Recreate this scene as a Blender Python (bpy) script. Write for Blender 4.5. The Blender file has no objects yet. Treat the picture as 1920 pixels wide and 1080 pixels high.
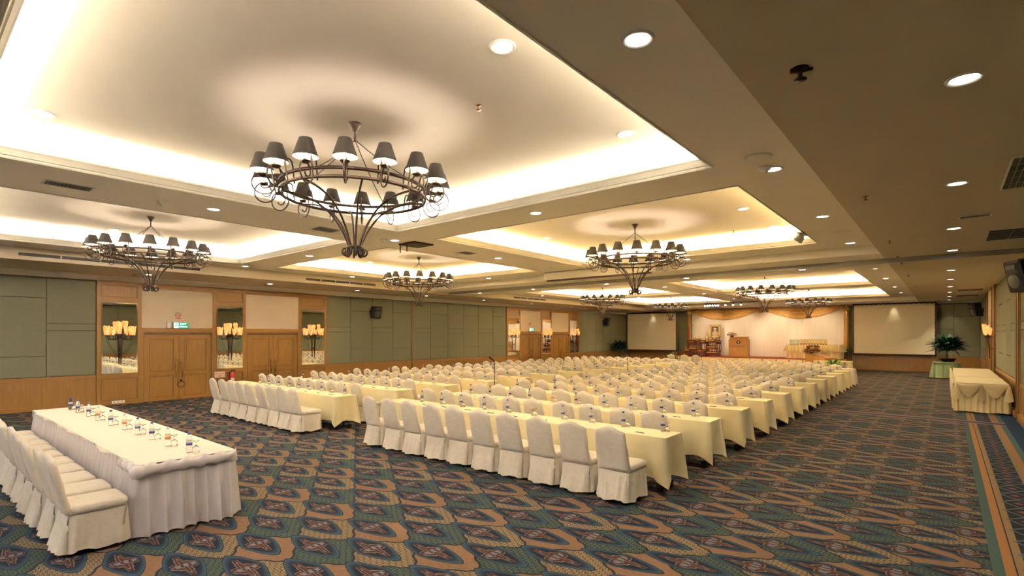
import bpy, math, random
from mathutils import Vector, Matrix
PI = math.pi
random.seed(7)
S = bpy.context.scene
COL = S.collection

# ------------------------------------------------------------------ camera
F_PX, YAW, EYE = 975.0, math.atan(815.0/975.0), 2.1
cam_d = bpy.data.cameras.new('camera')
cam_d.sensor_fit = 'HORIZONTAL'; cam_d.sensor_width = 36.0
cam_d.lens = F_PX/1920*36.0
cam_d.shift_y = (629-540)/1920.0
cam_d.clip_end = 200
cam = bpy.data.objects.new('camera', cam_d); COL.objects.link(cam)
cam.location = (0, 0, EYE); cam.rotation_euler = (PI/2, 0, YAW)
S.camera = cam
S.view_settings.view_transform = 'Standard'; S.view_settings.look = 'None'
S.view_settings.exposure = 1.15; S.view_settings.gamma = 1.0
S.view_settings.use_curve_mapping = False
w = bpy.data.worlds.new('world'); S.world = w; w.use_nodes = True
w.node_tree.nodes['Background'].inputs[0].default_value = (0.5, 0.45, 0.4, 1)
w.node_tree.nodes['Background'].inputs[1].default_value = 0.05

# room dimensions (metres)
XL, XR, YB, YN = -19.4, 1.45, 38.0, -7.0
Z1, Z1L, Z2, Z3 = 4.0, 3.9, 4.2, 4.6
STEP_R, STEP_L = -1.18, -16.8
COVE = 1.35
COOL, WARM = (1.0, 0.86, 0.68), (1.0, 0.77, 0.43)
COFFERS = [  # x0, x1, y0, y1, light colour, power per metre
    (-8.5, -2.25, -6.4, -0.55, (0.76, 0.82, 1.0), 31),  # unseen pair behind the camera; bluish lamps added to fill the foreground
    (-15.8, -10.2, -6.4, -0.55, (0.76, 0.82, 1.0), 31),
    (-8.5, -2.25, 0.48, 6.57, (1.0, 0.95, 0.88), 24),
    (-15.8, -10.2, 0.48, 6.57, (1.0, 0.95, 0.88), 24),
    (-8.5, -2.25, 7.62, 13.5, WARM, 24),
    (-15.8, -10.2, 7.62, 13.5, WARM, 24),
    (-8.5, -2.3, 19.0, 25.6, WARM, 31),
    (-15.8, -10.2, 19.0, 25.6, WARM, 31),
    (-8.5, -2.3, 26.8, 33.7, WARM, 33),
    (-15.8, -10.2, 26.8, 33.7, WARM, 33)]

def area_light(loc, sx, sy, direction, col, power):
    d = bpy.data.lights.new('cove_lamp', 'AREA'); d.shape = 'RECTANGLE'
    d.size = sx; d.size_y = sy; d.color = col; d.energy = power
    o = bpy.data.objects.new('cove_lamp', d); COL.objects.link(o)
    o.location = loc
    o.rotation_euler = Vector(direction).to_track_quat('-Z', 'Y').to_euler()
    return o
for (x0, x1, y0, y1, c, p) in COFFERS:
    off, z = 0.13, 4.275
    for (lx, ly, ln, dx, dy) in (((x0+x1)/2, y0-off, x1-x0, 0, 1), ((x0+x1)/2, y1+off, x1-x0, 0, -1),
                                 (x0-off, (y0+y1)/2, y1-y0, 1, 0), (x1+off, (y0+y1)/2, y1-y0, -1, 0)):
        o = area_light((lx, ly, z), ln if dy else 0.07, 0.07 if dy else ln, (0, 0, 1), c, p*ln*COVE)
        # lamps lie flat in the trough and tilt slightly towards the coffer
        ang = math.radians(30)
        o.rotation_euler = (PI + ang*dy, -ang*dx, 0)

# ------------------------------------------------------------------ material helpers
class V:
    def __init__(s, nt, sock): s.nt, s.k = nt, sock
    def _m(s, op, *a, clamp=False):
        n = s.nt.nodes.new('ShaderNodeMath'); n.operation = op; n.use_clamp = clamp
        for i, x in enumerate((s,)+a):
            if isinstance(x, V): s.nt.links.new(x.k, n.inputs[i])
            else: n.inputs[i].default_value = x
        return V(s.nt, n.outputs[0])
    def __add__(s, o): return s._m('ADD', o)
    def __sub__(s, o): return s._m('SUBTRACT', o)
    def __mul__(s, o): return s._m('MULTIPLY', o)
    def __truediv__(s, o): return s._m('DIVIDE', o)
    def sin(s): return s._m('SINE')
    def floor(s): return s._m('FLOOR')
    def frac(s): return s._m('FRACT')
    def abs(s): return s._m('ABSOLUTE')
    def pow(s, e): return s._m('POWER', e)
    def lt(s, o): return s._m('LESS_THAN', o)
    def gt(s, o): return s._m('GREATER_THAN', o)
    def min(s, o): return s._m('MINIMUM', o)
    def max(s, o): return s._m('MAXIMUM', o)
    def mod(s, o): return s._m('FLOORED_MODULO', o)
    def clamp(s): return s._m('ADD', 0.0, clamp=True)
    def ramp(s, lo, hi): return ((s-lo)*(1.0/(hi-lo))).clamp()
def rgb(nt, c):
    n = nt.nodes.new('ShaderNodeRGB'); n.outputs[0].default_value = (*c, 1); return V(nt, n.outputs[0])
def mixc(nt, f, a, b):
    n = nt.nodes.new('ShaderNodeMix'); n.data_type = 'RGBA'
    nt.links.new(f.k, n.inputs[0])
    for i, x in ((6, a), (7, b)):
        if isinstance(x, V): nt.links.new(x.k, n.inputs[i])
        else: n.inputs[i].default_value = (*x, 1)
    return V(nt, n.outputs[2])
def noise(nt, scale, detail=3, vec=None, rough=0.5):
    n = nt.nodes.new('ShaderNodeTexNoise'); n.inputs['Scale'].default_value = scale
    n.inputs['Detail'].default_value = detail; n.inputs['Roughness'].default_value = rough
    if vec is not None: nt.links.new(vec, n.inputs['Vector'])
    return V(nt, n.outputs[0])
def pos(nt, scale=(1, 1, 1), obj=True):
    t = nt.nodes.new('ShaderNodeTexCoord'); mp = nt.nodes.new('ShaderNodeMapping')
    nt.links.new(t.outputs['Object'], mp.inputs['Vector']); mp.inputs['Scale'].default_value = scale
    return mp.outputs[0]
def new_mat(name):
    m = bpy.data.materials.new(name); m.use_nodes = True
    return m, m.node_tree, m.node_tree.nodes['Principled BSDF']
def mat(name, col, rough=0.6, metal=0.0, vary=0.0, vscale=6.0, stretch=(1, 1, 1), bump=0.0, bscale=200, spec=0.5, sheen=0.0, emit=None, estr=0.0, wrinkle=0.0, wscale=7.0):
    m, nt, b = new_mat(name)
    b.inputs['Roughness'].default_value = rough; b.inputs['Metallic'].default_value = metal
    b.inputs['Specular IOR Level'].default_value = spec
    b.inputs['Base Color'].default_value = (*col, 1)
    if sheen: b.inputs['Sheen Weight'].default_value = sheen
    if vary:
        n = noise(nt, vscale, 4, pos(nt, stretch))
        c = mixc(nt, n.ramp(0.3, 0.7), tuple(x*(1-vary) for x in col), tuple(min(1, x*(1+vary)) for x in col))
        nt.links.new(c.k, b.inputs['Base Color'])
    if bump:
        n = noise(nt, bscale, 2, pos(nt)); bp = nt.nodes.new('ShaderNodeBump')
        bp.inputs['Strength'].default_value = bump; bp.inputs['Distance'].default_value = 0.01
        nt.links.new(n.k, bp.inputs['Height']); nt.links.new(bp.outputs[0], b.inputs['Normal'])
    if wrinkle:
        n1 = noise(nt, bscale, 2, pos(nt)); n2 = noise(nt, wscale, 3, pos(nt, (1, 1, 1.6)), 0.6)
        n3 = (n2-0.5).abs()
        hgt = n1*0.05+n3
        bp = nt.nodes.new('ShaderNodeBump'); bp.inputs['Strength'].default_value = wrinkle; bp.inputs['Distance'].default_value = 0.04
        nt.links.new(hgt.k, bp.inputs['Height']); nt.links.new(bp.outputs[0], b.inputs['Normal'])
    if emit:
        b.inputs['Emission Color'].default_value = (*emit, 1); b.inputs['Emission Strength'].default_value = estr
    return m
def glass_mat(name, tint=(1, 1, 1), rough=0.0, ior=1.3):
    m, nt, b = new_mat(name)
    b.inputs['Base Color'].default_value = (*tint, 1); b.inputs['Roughness'].default_value = rough
    b.inputs['Transmission Weight'].default_value = 1.0; b.inputs['IOR'].default_value = ior
    return m

M = {}
M['soffit_low'] = mat('low_soffit_tan', (0.60, 0.51, 0.37), 0.8, vary=0.02, vscale=1.5)  # side soffits: darker and browner than the main ceiling colour
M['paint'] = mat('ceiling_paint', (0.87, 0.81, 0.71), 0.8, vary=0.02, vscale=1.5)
M['moulding'] = mat('moulding_paint', (0.84, 0.80, 0.70), 0.5)
M['cream_wall'] = mat('cream_wallcovering', (0.80, 0.68, 0.52), 0.85, vary=0.04, vscale=30, bump=0.1, bscale=150)
M['green'] = mat('sage_fabric', (0.165, 0.162, 0.102), 0.9, vary=0.08, vscale=60, bump=0.15, bscale=300)
M['green_dark'] = mat('dark_gap', (0.10, 0.09, 0.05), 0.9)
M['wood'] = mat('honey_wood', (0.25, 0.125, 0.028), 0.38, vary=0.10, vscale=3.5, stretch=(6, 6, 0.7))
M['wood_h'] = mat('honey_wood_rail', (0.25, 0.12, 0.027), 0.38, vary=0.10, vscale=3.5, stretch=(1, 0.7, 8))
M['wood_dark'] = mat('groove_wood', (0.15, 0.065, 0.018), 0.45, vary=0.1)
M['wood_red'] = mat('reddish_wood', (0.30, 0.09, 0.03), 0.4, vary=0.2, vscale=5, stretch=(5, 5, 1))
M['mirror'] = mat('mirror_glass', (0.9, 0.92, 0.9), 0.015, 1.0)
M['bevel'] = mat('bevelled_mirror_edge', (0.95, 0.97, 0.97), 0.08, 1.0)
M['iron'] = mat('wrought_iron', (0.045, 0.026, 0.016), 0.45, 0.6, vary=0.25, vscale=20)
M['shade_out'] = mat('dark_lampshade', (0.02, 0.014, 0.009), 0.8, vary=0.1, vscale=90)
M['shade_in'] = mat('lampshade_lining', (0.92, 0.88, 0.80), 0.8)
M['bulb'] = mat('lit_bulb', (1, 0.9, 0.7), 0.5, emit=(1, 0.85, 0.6), estr=14)
M['lamp'] = mat('lit_downlight', (1, 0.95, 0.85), 0.5, emit=(1, 0.93, 0.78), estr=9)
M['white_metal'] = mat('white_metal', (0.75, 0.72, 0.66), 0.4)
M['grey_metal'] = mat('grey_metal', (0.35, 0.33, 0.29), 0.5, 0.3)
M['dark_slot'] = mat('dark_slot', (0.05, 0.045, 0.04), 0.8)
M['chrome'] = mat('chrome', (0.75, 0.75, 0.75), 0.2, 1.0)
M['brass'] = mat('brass', (0.28, 0.16, 0.06), 0.35, 0.9)
M['black'] = mat('black_plastic', (0.010, 0.010, 0.012), 0.6, spec=0.25)
M['cone'] = mat('speaker_cone', (0.028, 0.028, 0.03), 0.4)
M['chair'] = mat('chair_cover_fabric', (0.78, 0.70, 0.575), 0.85, vary=0.04, vscale=14, wrinkle=0.45, wscale=6.0, bscale=260, sheen=0.2)
M['cloth'] = mat('tablecloth_fabric', (0.88, 0.77, 0.46), 0.75, vary=0.03, vscale=6, wrinkle=0.30, wscale=3.0, bscale=260, sheen=0.2)
M['cloth_white'] = mat('white_tablecloth', (0.86, 0.80, 0.68), 0.75, bump=0.12, bscale=260)
M['cloth_pink'] = mat('pale_pink_tablecloth', (0.84, 0.70, 0.60), 0.75, bump=0.12, bscale=260)
M['satin'] = mat('satin_skirt', (0.80, 0.74, 0.74), 0.24, sheen=0.4, vary=0.03)
M['satin_cream'] = mat('cream_satin', (0.88, 0.73, 0.40), 0.4, sheen=0.3)
M['satin_green'] = mat('green_satin', (0.22, 0.32, 0.17), 0.4, sheen=0.3)
M['gold'] = mat('gold_satin', (0.62, 0.34, 0.07), 0.38, vary=0.15, vscale=8, sheen=0.3)
M['gilt'] = mat('gilt_frame', (0.75, 0.55, 0.18), 0.35, 0.6)
M['dark_wood'] = mat('table_underside', (0.04, 0.03, 0.025), 0.6)
M['cap'] = mat('blue_bottle_cap', (0.05, 0.10, 0.35), 0.4)
M['cap_w'] = mat('white_bottle_cap', (0.75, 0.80, 0.85), 0.4)
M['pet'] = glass_mat('bottle_plastic', (0.97, 0.98, 1.0), 0.02, 1.18)
M['glass'] = glass_mat('goblet_glass', (1, 1, 1), 0.0, 1.25)
M['pen'] = mat('dark_pen', (0.03, 0.06, 0.07), 0.3)
M['red'] = mat('red_enamel', (0.50, 0.02, 0.015), 0.35)
M['white'] = mat('white_plastic', (0.8, 0.78, 0.72), 0.5)
M['screen'] = mat('projection_fabric', (0.88, 0.80, 0.60), 0.8)
M['screen_edge'] = mat('dark_screen_frame', (0.06, 0.02, 0.02), 0.7)
M['backdrop'] = mat('stage_backdrop_cloth', (0.86, 0.77, 0.64), 0.85, vary=0.03, vscale=3, stretch=(4, 1, 0.2))
M['red_carpet'] = mat('red_carpet', (0.33, 0.055, 0.03), 0.95, bump=0.2)
M['leaf'] = mat('leaf_green', (0.07, 0.19, 0.04), 0.45, vary=0.5, vscale=9)
M['leaf_pale'] = mat('variegated_leaf', (0.42, 0.55, 0.20), 0.45, vary=0.4, vscale=9)
M['leaf_dark'] = mat('dark_leaf', (0.012, 0.055, 0.035), 0.5, vary=0.4, vscale=9)
M['pot'] = mat('dark_pot', (0.02, 0.02, 0.022), 0.5)
M['petal'] = mat('pink_petals', (0.92, 0.42, 0.32), 0.6, vary=0.4, vscale=40)
M['petal_y'] = mat('yellow_petals', (0.95, 0.78, 0.50), 0.6, vary=0.3, vscale=40)
M['dry'] = mat('dry_flowers', (0.24, 0.10, 0.04), 0.8, vary=0.5, vscale=40)
M['lectern'] = mat('lectern_wood', (0.45, 0.22, 0.05), 0.4, vary=0.12, vscale=4, stretch=(4, 4, 0.7))
M['lectern_band'] = mat('lectern_band', (0.33, 0.16, 0.05), 0.4)
M['plate_green'] = mat('pale_green_plaque', (0.45, 0.58, 0.48), 0.3)
M['photo_bg'] = mat('portrait_ground', (0.09, 0.05, 0.03), 0.5, vary=0.4, vscale=6)
M['photo_fig'] = mat('portrait_figure', (0.55, 0.42, 0.30), 0.5, vary=0.3, vscale=12)
M['exit_green'] = mat('exit_sign_green', (0.0, 0.25, 0.14), 0.4, emit=(0.0, 0.35, 0.22), estr=0.35)
M['exit_white'] = mat('exit_sign_white', (0.9, 1, 0.95), 0.4, emit=(0.8, 1, 0.95), estr=0.9)
M['sign_red'] = mat('sign_red', (0.55, 0.06, 0.03), 0.5)
M['sign_pink'] = mat('sign_ground', (0.78, 0.62, 0.50), 0.5)
M['red_lacquer'] = mat('red_lacquer', (0.11, 0.016, 0.008), 0.3)

def label_mat(name, lo, hi):
    m, nt, b = new_mat(name)
    t = nt.nodes.new('ShaderNodeTexCoord'); s = nt.nodes.new('ShaderNodeSeparateXYZ')
    nt.links.new(t.outputs['Object'], s.inputs[0])
    z = V(nt, s.outputs[2]); n = noise(nt, 60, 2)
    c = mixc(nt, (z+(n-0.5)*0.04).ramp(0.105, 0.125), lo, hi)
    nt.links.new(c.k, b.inputs['Base Color']); b.inputs['Roughness'].default_value = 0.4
    return m
M['label_blue'] = label_mat('blue_white_label', (0.03, 0.04, 0.25), (0.75, 0.70, 0.68))
M['label_orange'] = label_mat('orange_label', (0.55, 0.20, 0.05), (0.80, 0.68, 0.45))

def amber_mat():
    m, nt, b = new_mat('amber_glass_shade')
    n = noise(nt, 14, 4, pos(nt, (1, 1, 0.4)))
    c = mixc(nt, n.ramp(0.35, 0.65), (1.0, 0.27, 0.05), (1.0, 0.52, 0.2))
    nt.links.new(c.k, b.inputs['Emission Color']); nt.links.new(c.k, b.inputs['Base Color'])
    b.inputs['Emission Strength'].default_value = 0.45; b.inputs['Roughness'].default_value = 0.4
    return m
M['amber'] = amber_mat()

def carpet_mat():
    m, nt, b = new_mat('patterned_carpet')
    b.inputs['Roughness'].default_value = 0.95; b.inputs['Specular IOR Level'].default_value = 0.15
    g = nt.nodes.new('ShaderNodeTexCoord'); sp = nt.nodes.new('ShaderNodeSeparateXYZ')
    nt.links.new(g.outputs['Object'], sp.inputs[0])
    x, y = V(nt, sp.outputs[0]), V(nt, sp.outputs[1])
    X = (x+4.34)/0.5; Y = (y-3.05)/0.332
    s = (X+Y)*0.5; t = (Y-X)*0.5
    tau = 2*PI
    sw = s+0.33+(t*tau*1.0).sin()*0.008+(t*tau*3).sin()*0.016
    tw = t+0.67+(s*tau*1.0).sin()*0.008+(s*tau*3).sin()*0.016
    idx = (sw.floor()+tw.floor()).mod(3.0)
    line = (sw.frac()-0.5).abs().max((tw.frac()-0.5).abs()).gt(0.478)
    # scribble pattern on the teal and tan patches
    k = ((s*tau*5)+((t*tau*9).sin()*1.9)).sin()*((t*tau*6)+((s*tau*12).sin()*1.3)).sin()
    scr = k.abs().lt(0.27)
    tan_c = mixc(nt, scr, (0.175, 0.125, 0.07), (0.04, 0.027, 0.016))
    teal_c = mixc(nt, scr, (0.045, 0.066, 0.05), (0.008, 0.012, 0.012))
    n1 = noise(nt, 25, 3, pos(nt))
    terra = mixc(nt, n1.ramp(0.35, 0.65), (0.118, 0.066, 0.036), (0.15, 0.084, 0.046))
    base = mixc(nt, idx.gt(0.5), tan_c, terra)
    base = mixc(nt, idx.gt(1.5), base, teal_c)
    base = mixc(nt, line, base, (0.012, 0.012, 0.02))
    # medallion
    ms = s-(s+0.5).floor(); mt = t-(t+0.5).floor()
    px = (ms-mt)*0.5/0.42; py = (ms+mt)*0.332/0.155
    e = px.abs().pow(1.2)+py.abs().pow(1.7)
    rim_c = mixc(nt, e.ramp(0.62, 0.95), (0.004, 0.006, 0.016), (0.022, 0.05, 0.075))
    edge = e.gt(0.97)
    rim_c = mixc(nt, edge, rim_c, (0.01, 0.012, 0.02))
    pr = (px*px+py*py).pow(0.5); pa = py._m('ARCTAN2', px)
    lobes = (pa*4.0)._m('COSINE')*0.20+(pa*8.0+0.8)._m('COSINE')*0.07
    pet = (pr-lobes).lt(0.50)
    pet2 = (pr-lobes-0.50).abs().lt(0.034).max((pr-lobes*0.8-0.26).abs().lt(0.04))
    inner = mixc(nt, pet, rim_c, (0.035, 0.012, 0.012))
    inner = mixc(nt, pet2, inner, (0.115, 0.08, 0.06))
    bead = (px.abs().lt(0.07))._m('MULTIPLY', py.abs().lt(0.62))
    bead = bead._m('MULTIPLY', (py*16).sin().gt(-0.3))
    inner = mixc(nt, bead, inner, (0.10, 0.11, 0.13))
    med = mixc(nt, e.lt(0.60), rim_c, inner)
    col = mixc(nt, e.lt(1.03), base, med)
    # border along the right-hand wall
    yy = (y*(1/0.42)).frac()-0.5
    dia = ((x-0.69).abs()*2.6+yy.abs()*0.9)
    bd = mixc(nt, (x.gt(0.55)._m('MULTIPLY', x.lt(0.83))), (0.17, 0.11, 0.055), (0.008, 0.011, 0.02))
    bd = mixc(nt, (dia-0.42).abs().lt(0.045)._m('MULTIPLY', (x-0.69).abs().lt(0.17)), bd, (0.07, 0.085, 0.09))
    bd = mixc(nt, dia.lt(0.14), bd, (0.13, 0.04, 0.03))
    bd = mixc(nt, x.lt(0.475), bd, (0.22, 0.105, 0.04))
    bd = mixc(nt, x.lt(0.40), bd, (0.035, 0.065, 0.06))
    bd = mixc(nt, x.gt(0.91), bd, (0.21, 0.105, 0.045))
    bd = mixc(nt, x.gt(0.97), bd, (0.04, 0.08, 0.08))
    bd = mixc(nt, x.gt(1.06), bd, (0.006, 0.022, 0.05))
    bd = mixc(nt, (x-0.48).abs().lt(0.006), bd, (0.02, 0.02, 0.02))
    col = mixc(nt, x.gt(0.315), col, bd)
    # purple strip where the folding partition runs
    sy = (y-16.83).abs()
    col = mixc(nt, sy.lt(0.22)._m('MULTIPLY', x.lt(1.06)), col, (0.20, 0.15, 0.13))
    col = mixc(nt, sy.lt(0.15)._m('MULTIPLY', x.lt(1.06)), col, (0.045, 0.022, 0.04))
    fz = noise(nt, 220, 2, pos(nt))
    mul = nt.nodes.new('ShaderNodeMix'); mul.data_type = 'RGBA'; mul.blend_type = 'MULTIPLY'
    mul.inputs[0].default_value = 1.0
    nt.links.new(col.k, mul.inputs[6])
    fc = mixc(nt, fz.ramp(0.3, 0.7), (0.78, 0.78, 0.78), (1.15, 1.15, 1.15)); nt.links.new(fc.k, mul.inputs[7])
    nt.links.new(mul.outputs[2], b.inputs['Base Color'])
    return m
M['carpet'] = carpet_mat()

# ------------------------------------------------------------------ mesh helpers
class MB:
    def __init__(s): s.v, s.f, s.m, s.mats, s.sm = [], [], [], [], []
    def mi(s, m):
        if m not in s.mats: s.mats.append(m)
        return s.mats.index(m)
    def add(s, vs, fs, m, smooth=False):
        b = len(s.v); s.v += [tuple(v) for v in vs]; k = s.mi(m)
        for f in fs: s.f.append(tuple(i+b for i in f)); s.m.append(k); s.sm.append(smooth)
        return s
    def box(s, x0, x1, y0, y1, z0, z1, m):
        vs = [(x0, y0, z0), (x1, y0, z0), (x1, y1, z0), (x0, y1, z0), (x0, y0, z1), (x1, y0, z1), (x1, y1, z1), (x0, y1, z1)]
        return s.add(vs, [(0, 3, 2, 1), (4, 5, 6, 7), (0, 1, 5, 4), (1, 2, 6, 5), (2, 3, 7, 6), (3, 0, 4, 7)], m)
    def bbox(s, x0, x1, y0, y1, z0, z1, m, b=0.01):
        # box with chamfered vertical/horizontal edges built as stacked rounded rings
        rings = []
        for (z, o) in ((z0, b), (z0+b, 0), (z1-b, 0), (z1, b)):
            X0, X1, Y0, Y1 = x0+o, x1-o, y0+o, y1-o; c = b
            rings.append([(X0+c, Y0, z), (X1-c, Y0, z), (X1, Y0+c, z), (X1, Y1-c, z), (X1-c, Y1, z), (X0+c, Y1, z), (X0, Y1-c, z), (X0, Y0+c, z)])
        return s.loft(rings, m, smooth=False)
    def loft(s, rings, m, smooth=True, cap0=True, cap1=True, closed=True):
        n = len(rings[0]); vs = [p for r in rings for p in r]; fs = []
        for i in range(len(rings)-1):
            for j in range(n if closed else n-1):
                a, b_ = i*n+j, i*n+(j+1) % n
                fs.append((a, b_, b_+n, a+n))
        if cap0: fs.append(tuple(reversed(range(n))))
        if cap1: fs.append(tuple(range((len(rings)-1)*n, len(rings)*n)))
        return s.add(vs, fs, m, smooth)
    def lathe(s, prof, m, n=16, c=(0, 0, 0), smooth=True, cap=False):
        rings = [[(c[0]+r*math.cos(2*PI*k/n), c[1]+r*math.sin(2*PI*k/n), c[2]+z) for k in range(n)] for (r, z) in prof]
        return s.loft(rings, m, smooth, cap, cap)
    def tube(s, pts, r, m, n=6, cap=True):
        pts = [Vector(p) for p in pts]; rings = []; up = Vector((0.013, 0.021, 1)); prev = None
        for i, p in enumerate(pts):
            d = (pts[min(i+1, len(pts)-1)]-pts[max(i-1, 0)]).normalized()
            a = d.cross(up) if prev is None else prev - d*prev.dot(d)
            if a.length < 1e-4: a = d.cross(Vector((1, 0, 0)))
            a.normalize(); b_ = d.cross(a); prev = a
            rr = r[i] if isinstance(r, (list, tuple)) else r
            rings.append([p+(a*math.cos(2*PI*k/n)+b_*math.sin(2*PI*k/n))*rr for k in range(n)])
        return s.loft(rings, m, True, cap, cap)
    def build(s, name, parent=None, loc=(0, 0, 0), rz=0, label=None, cat=None, group=None, kind=None, rot=None):
        me = bpy.data.meshes.new(name); me.from_pydata(s.v, [], s.f); me.update()
        for mm in s.mats: me.materials.append(M[mm])
        me.polygons.foreach_set('material_index', s.m); me.polygons.foreach_set('use_smooth', s.sm)
        o = bpy.data.objects.new(name, me); COL.objects.link(o)
        o.location = loc; o.rotation_euler = rot if rot else (0, 0, rz)
        if parent: o.parent = parent
        tag(o, label, cat, group, kind)
        return o
def tag(o, label=None, cat=None, group=None, kind=None):
    for k, v in (('label', label), ('category', cat), ('group', group), ('kind', kind)):
        if v: o[k] = v
def empty(name, loc=(0, 0, 0), rz=0, label=None, cat=None, group=None, kind=None):
    o = bpy.data.objects.new(name, None); COL.objects.link(o); o.location = loc; o.rotation_euler = (0, 0, rz)
    o.empty_display_size = 0.1
    tag(o, label, cat, group, kind); return o
KIDS = {}
def part(mb, name, parent, **k):
    o = mb.build(name, parent, **k); KIDS.setdefault(parent.name, []).append(o); return o
def copy_tree(o, parent=None):
    c = o.copy(); COL.objects.link(c)
    if parent: c.parent = parent; KIDS.setdefault(parent.name, []).append(c)
    for ch in list(KIDS.get(o.name, [])): copy_tree(ch, c)
    return c
def inst(src, loc, rz=0, label=None, cat=None, group=None):
    c = copy_tree(src); c.location = loc; c.rotation_euler = (0, 0, rz); tag(c, label, cat, group); return c
class Proto:
    """the first placement moves the prototype itself, later ones copy it"""
    def __init__(s, root): s.r, s.used = root, False
    def put(s, loc, rz=0, label=None, cat=None, group=None):
        if not s.used:
            s.used = True; s.r.location = loc; s.r.rotation_euler = (0, 0, rz); tag(s.r, label, cat, group); return s.r
        return inst(s.r, loc, rz, label, cat, group)
ORD = ['zeroth', 'first', 'second', 'third', 'fourth', 'fifth', 'sixth', 'seventh', 'eighth', 'ninth', 'tenth', 'eleventh', 'twelfth', 'thirteenth', 'fourteenth', 'fifteenth', 'sixteenth']

# pixel -> point on a plane of known depth/height, used only to read off positions
_f = (-math.sin(YAW), math.cos(YAW)); _r = (math.cos(YAW), math.sin(YAW))
def onY(u, v, Y):
    a = (u-960)/F_PX; dx = _f[0]+_r[0]*a; dy = _f[1]+_r[1]*a; d = Y/dy
    return dx*d, EYE+(629-v)/F_PX*d
def onZ(u, v, Z):
    d = F_PX*(Z-EYE)/(629-v); s_ = (u-960)/F_PX*d
    return _f[0]*d+_r[0]*s_, _f[1]*d+_r[1]*s_

# ================================================================== SETTING
ST = 'structure'
MB().box(XL-0.2, XR+0.2, YN-0.2, YB+0.2, -0.12, 0.0, 'carpet').build('floor', kind=ST)

c = MB()
c.box(XL-0.2, XR+0.2, YN-0.2, YB+0.2, Z3, Z3+0.12, 'paint')
TR = 0.30   # trough depth
# section frames: (x0, x1, y0, y1) of the raised fields
FIELDS = [(STEP_L, STEP_R, YN, 14.68, [0, 1, 2, 3, 4, 5]), (STEP_L, STEP_R, 18.0, 34.9, [6, 7, 8, 9])]
def plate(x0, x1, y0, y1, holes, za, zb, grow=0.0):
    xs = sorted({x0, x1} | {h[0]-grow for h in holes} | {h[1]+grow for h in holes})
    ys = sorted({y0, y1} | {h[2]-grow for h in holes} | {h[3]+grow for h in holes})
    for i in range(len(xs)-1):
        run = None
        for j in range(len(ys)-1):
            cx, cy = (xs[i]+xs[i+1])/2, (ys[j]+ys[j+1])/2
            solid = not any(h[0]-grow < cx < h[1]+grow and h[2]-grow < cy < h[3]+grow for h in holes)
            if solid:
                run = [ys[j], ys[j+1]] if run is None else [run[0], ys[j+1]]
            if run and (not solid or j == len(ys)-2):
                c.box(xs[i], xs[i+1], run[0], run[1], za, zb, 'paint'); run = None
for (x0, x1, y0, y1, ids) in FIELDS:
    hs = [COFFERS[i] for i in ids]
    plate(x0, x1, y0, y1, hs, Z2, Z2+0.035)
    plate(x0, x1, y0, y1, hs, Z2+0.035, Z3, TR)
# lower soffits round the raised fields
c.box(STEP_R, XR+0.1, YN, YB, Z1, Z3, 'soffit_low')
c.box(XL-0.1, STEP_L, YN, YB, Z1L, Z3, 'soffit_low')
c.box(STEP_L, STEP_R, 14.68, 18.0, Z1, Z3, 'paint')
c.box(STEP_L, STEP_R, 34.9, YB, Z1, Z3, 'paint')
c.build('ceiling', kind=ST)
# partition track in the ceiling
MB().box(XL, XR, 15.77, 15.83, Z1L-0.012, Z1+0.01, 'grey_metal').build('trim_1', kind=ST)

def loop(mb, x0, x1, y0, y1, prof, m, inward=1):
    # profile (offset into the opening, z) swept with mitred corners round a rectangle
    rings = []
    for (sx, sy) in ((0, 0), (1, 0), (1, 1), (0, 1)):
        pts = []
        for (o, z) in prof:
            pts.append(((x0+o) if sx == 0 else (x1-o), (y0+o) if sy == 0 else (y1-o), z))
        rings.append(pts)
    n = len(prof); vs = [p for r in rings for p in r]; fs = []
    for i in range(4):
        for j in range(n):
            a, b_ = i*n+j, i*n+(j+1) % n; a2, b2 = ((i+1) % 4)*n+j, ((i+1) % 4)*n+(j+1) % n
            fs.append((a, a2, b2, b_))
    mb.add(vs, fs, m)
PROF = [(-0.02, Z2-0.012), (0.0, Z2-0.012), (0.012, Z2+0.004), (0.012, Z2+0.022), (0.03, Z2+0.026), (0.045, Z2+0.05), (0.07, Z2+0.085), (0.088, Z2+0.10), (0.088, Z2+0.13), (0.06, Z2+0.13), (0.03, Z2+0.09), (-0.005, Z2+0.05), (-0.02, Z2+0.03)]
for i, (x0, x1, y0, y1, _, _) in enumerate(COFFERS):
    mb = MB(); loop(mb, x0, x1, y0, y1, PROF, 'moulding'); mb.build('trim_%d' % (i+2), kind=ST)
MB().box(XL, XL+0.065, 15.76, 15.84, 0.0, 3.74, 'wood_dark').build('trim_22', kind=ST)
# picture cornice between left wall and soffit, and along the back wall
mb = MB()
rings = [[(XL+ox, y, z) for (ox, z) in ((0, 3.74), (0.03, 3.74), (0.05, 3.78), (0.13, 3.86), (0.16, 3.87), (0.16, 3.91), (0, 3.91))] for y in (YN, YB)]
mb.loft(rings, 'moulding', smooth=False)
mb.build('trim_20', kind=ST)
mb = MB()
mb.box(XL, XR, YB-0.10, YB, 3.90, 4.0, 'paint'); mb.box(XL, XR, YB-0.05, YB, 3.84, 3.90, 'dark_slot')
mb.build('trim_21', kind=ST)

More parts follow.
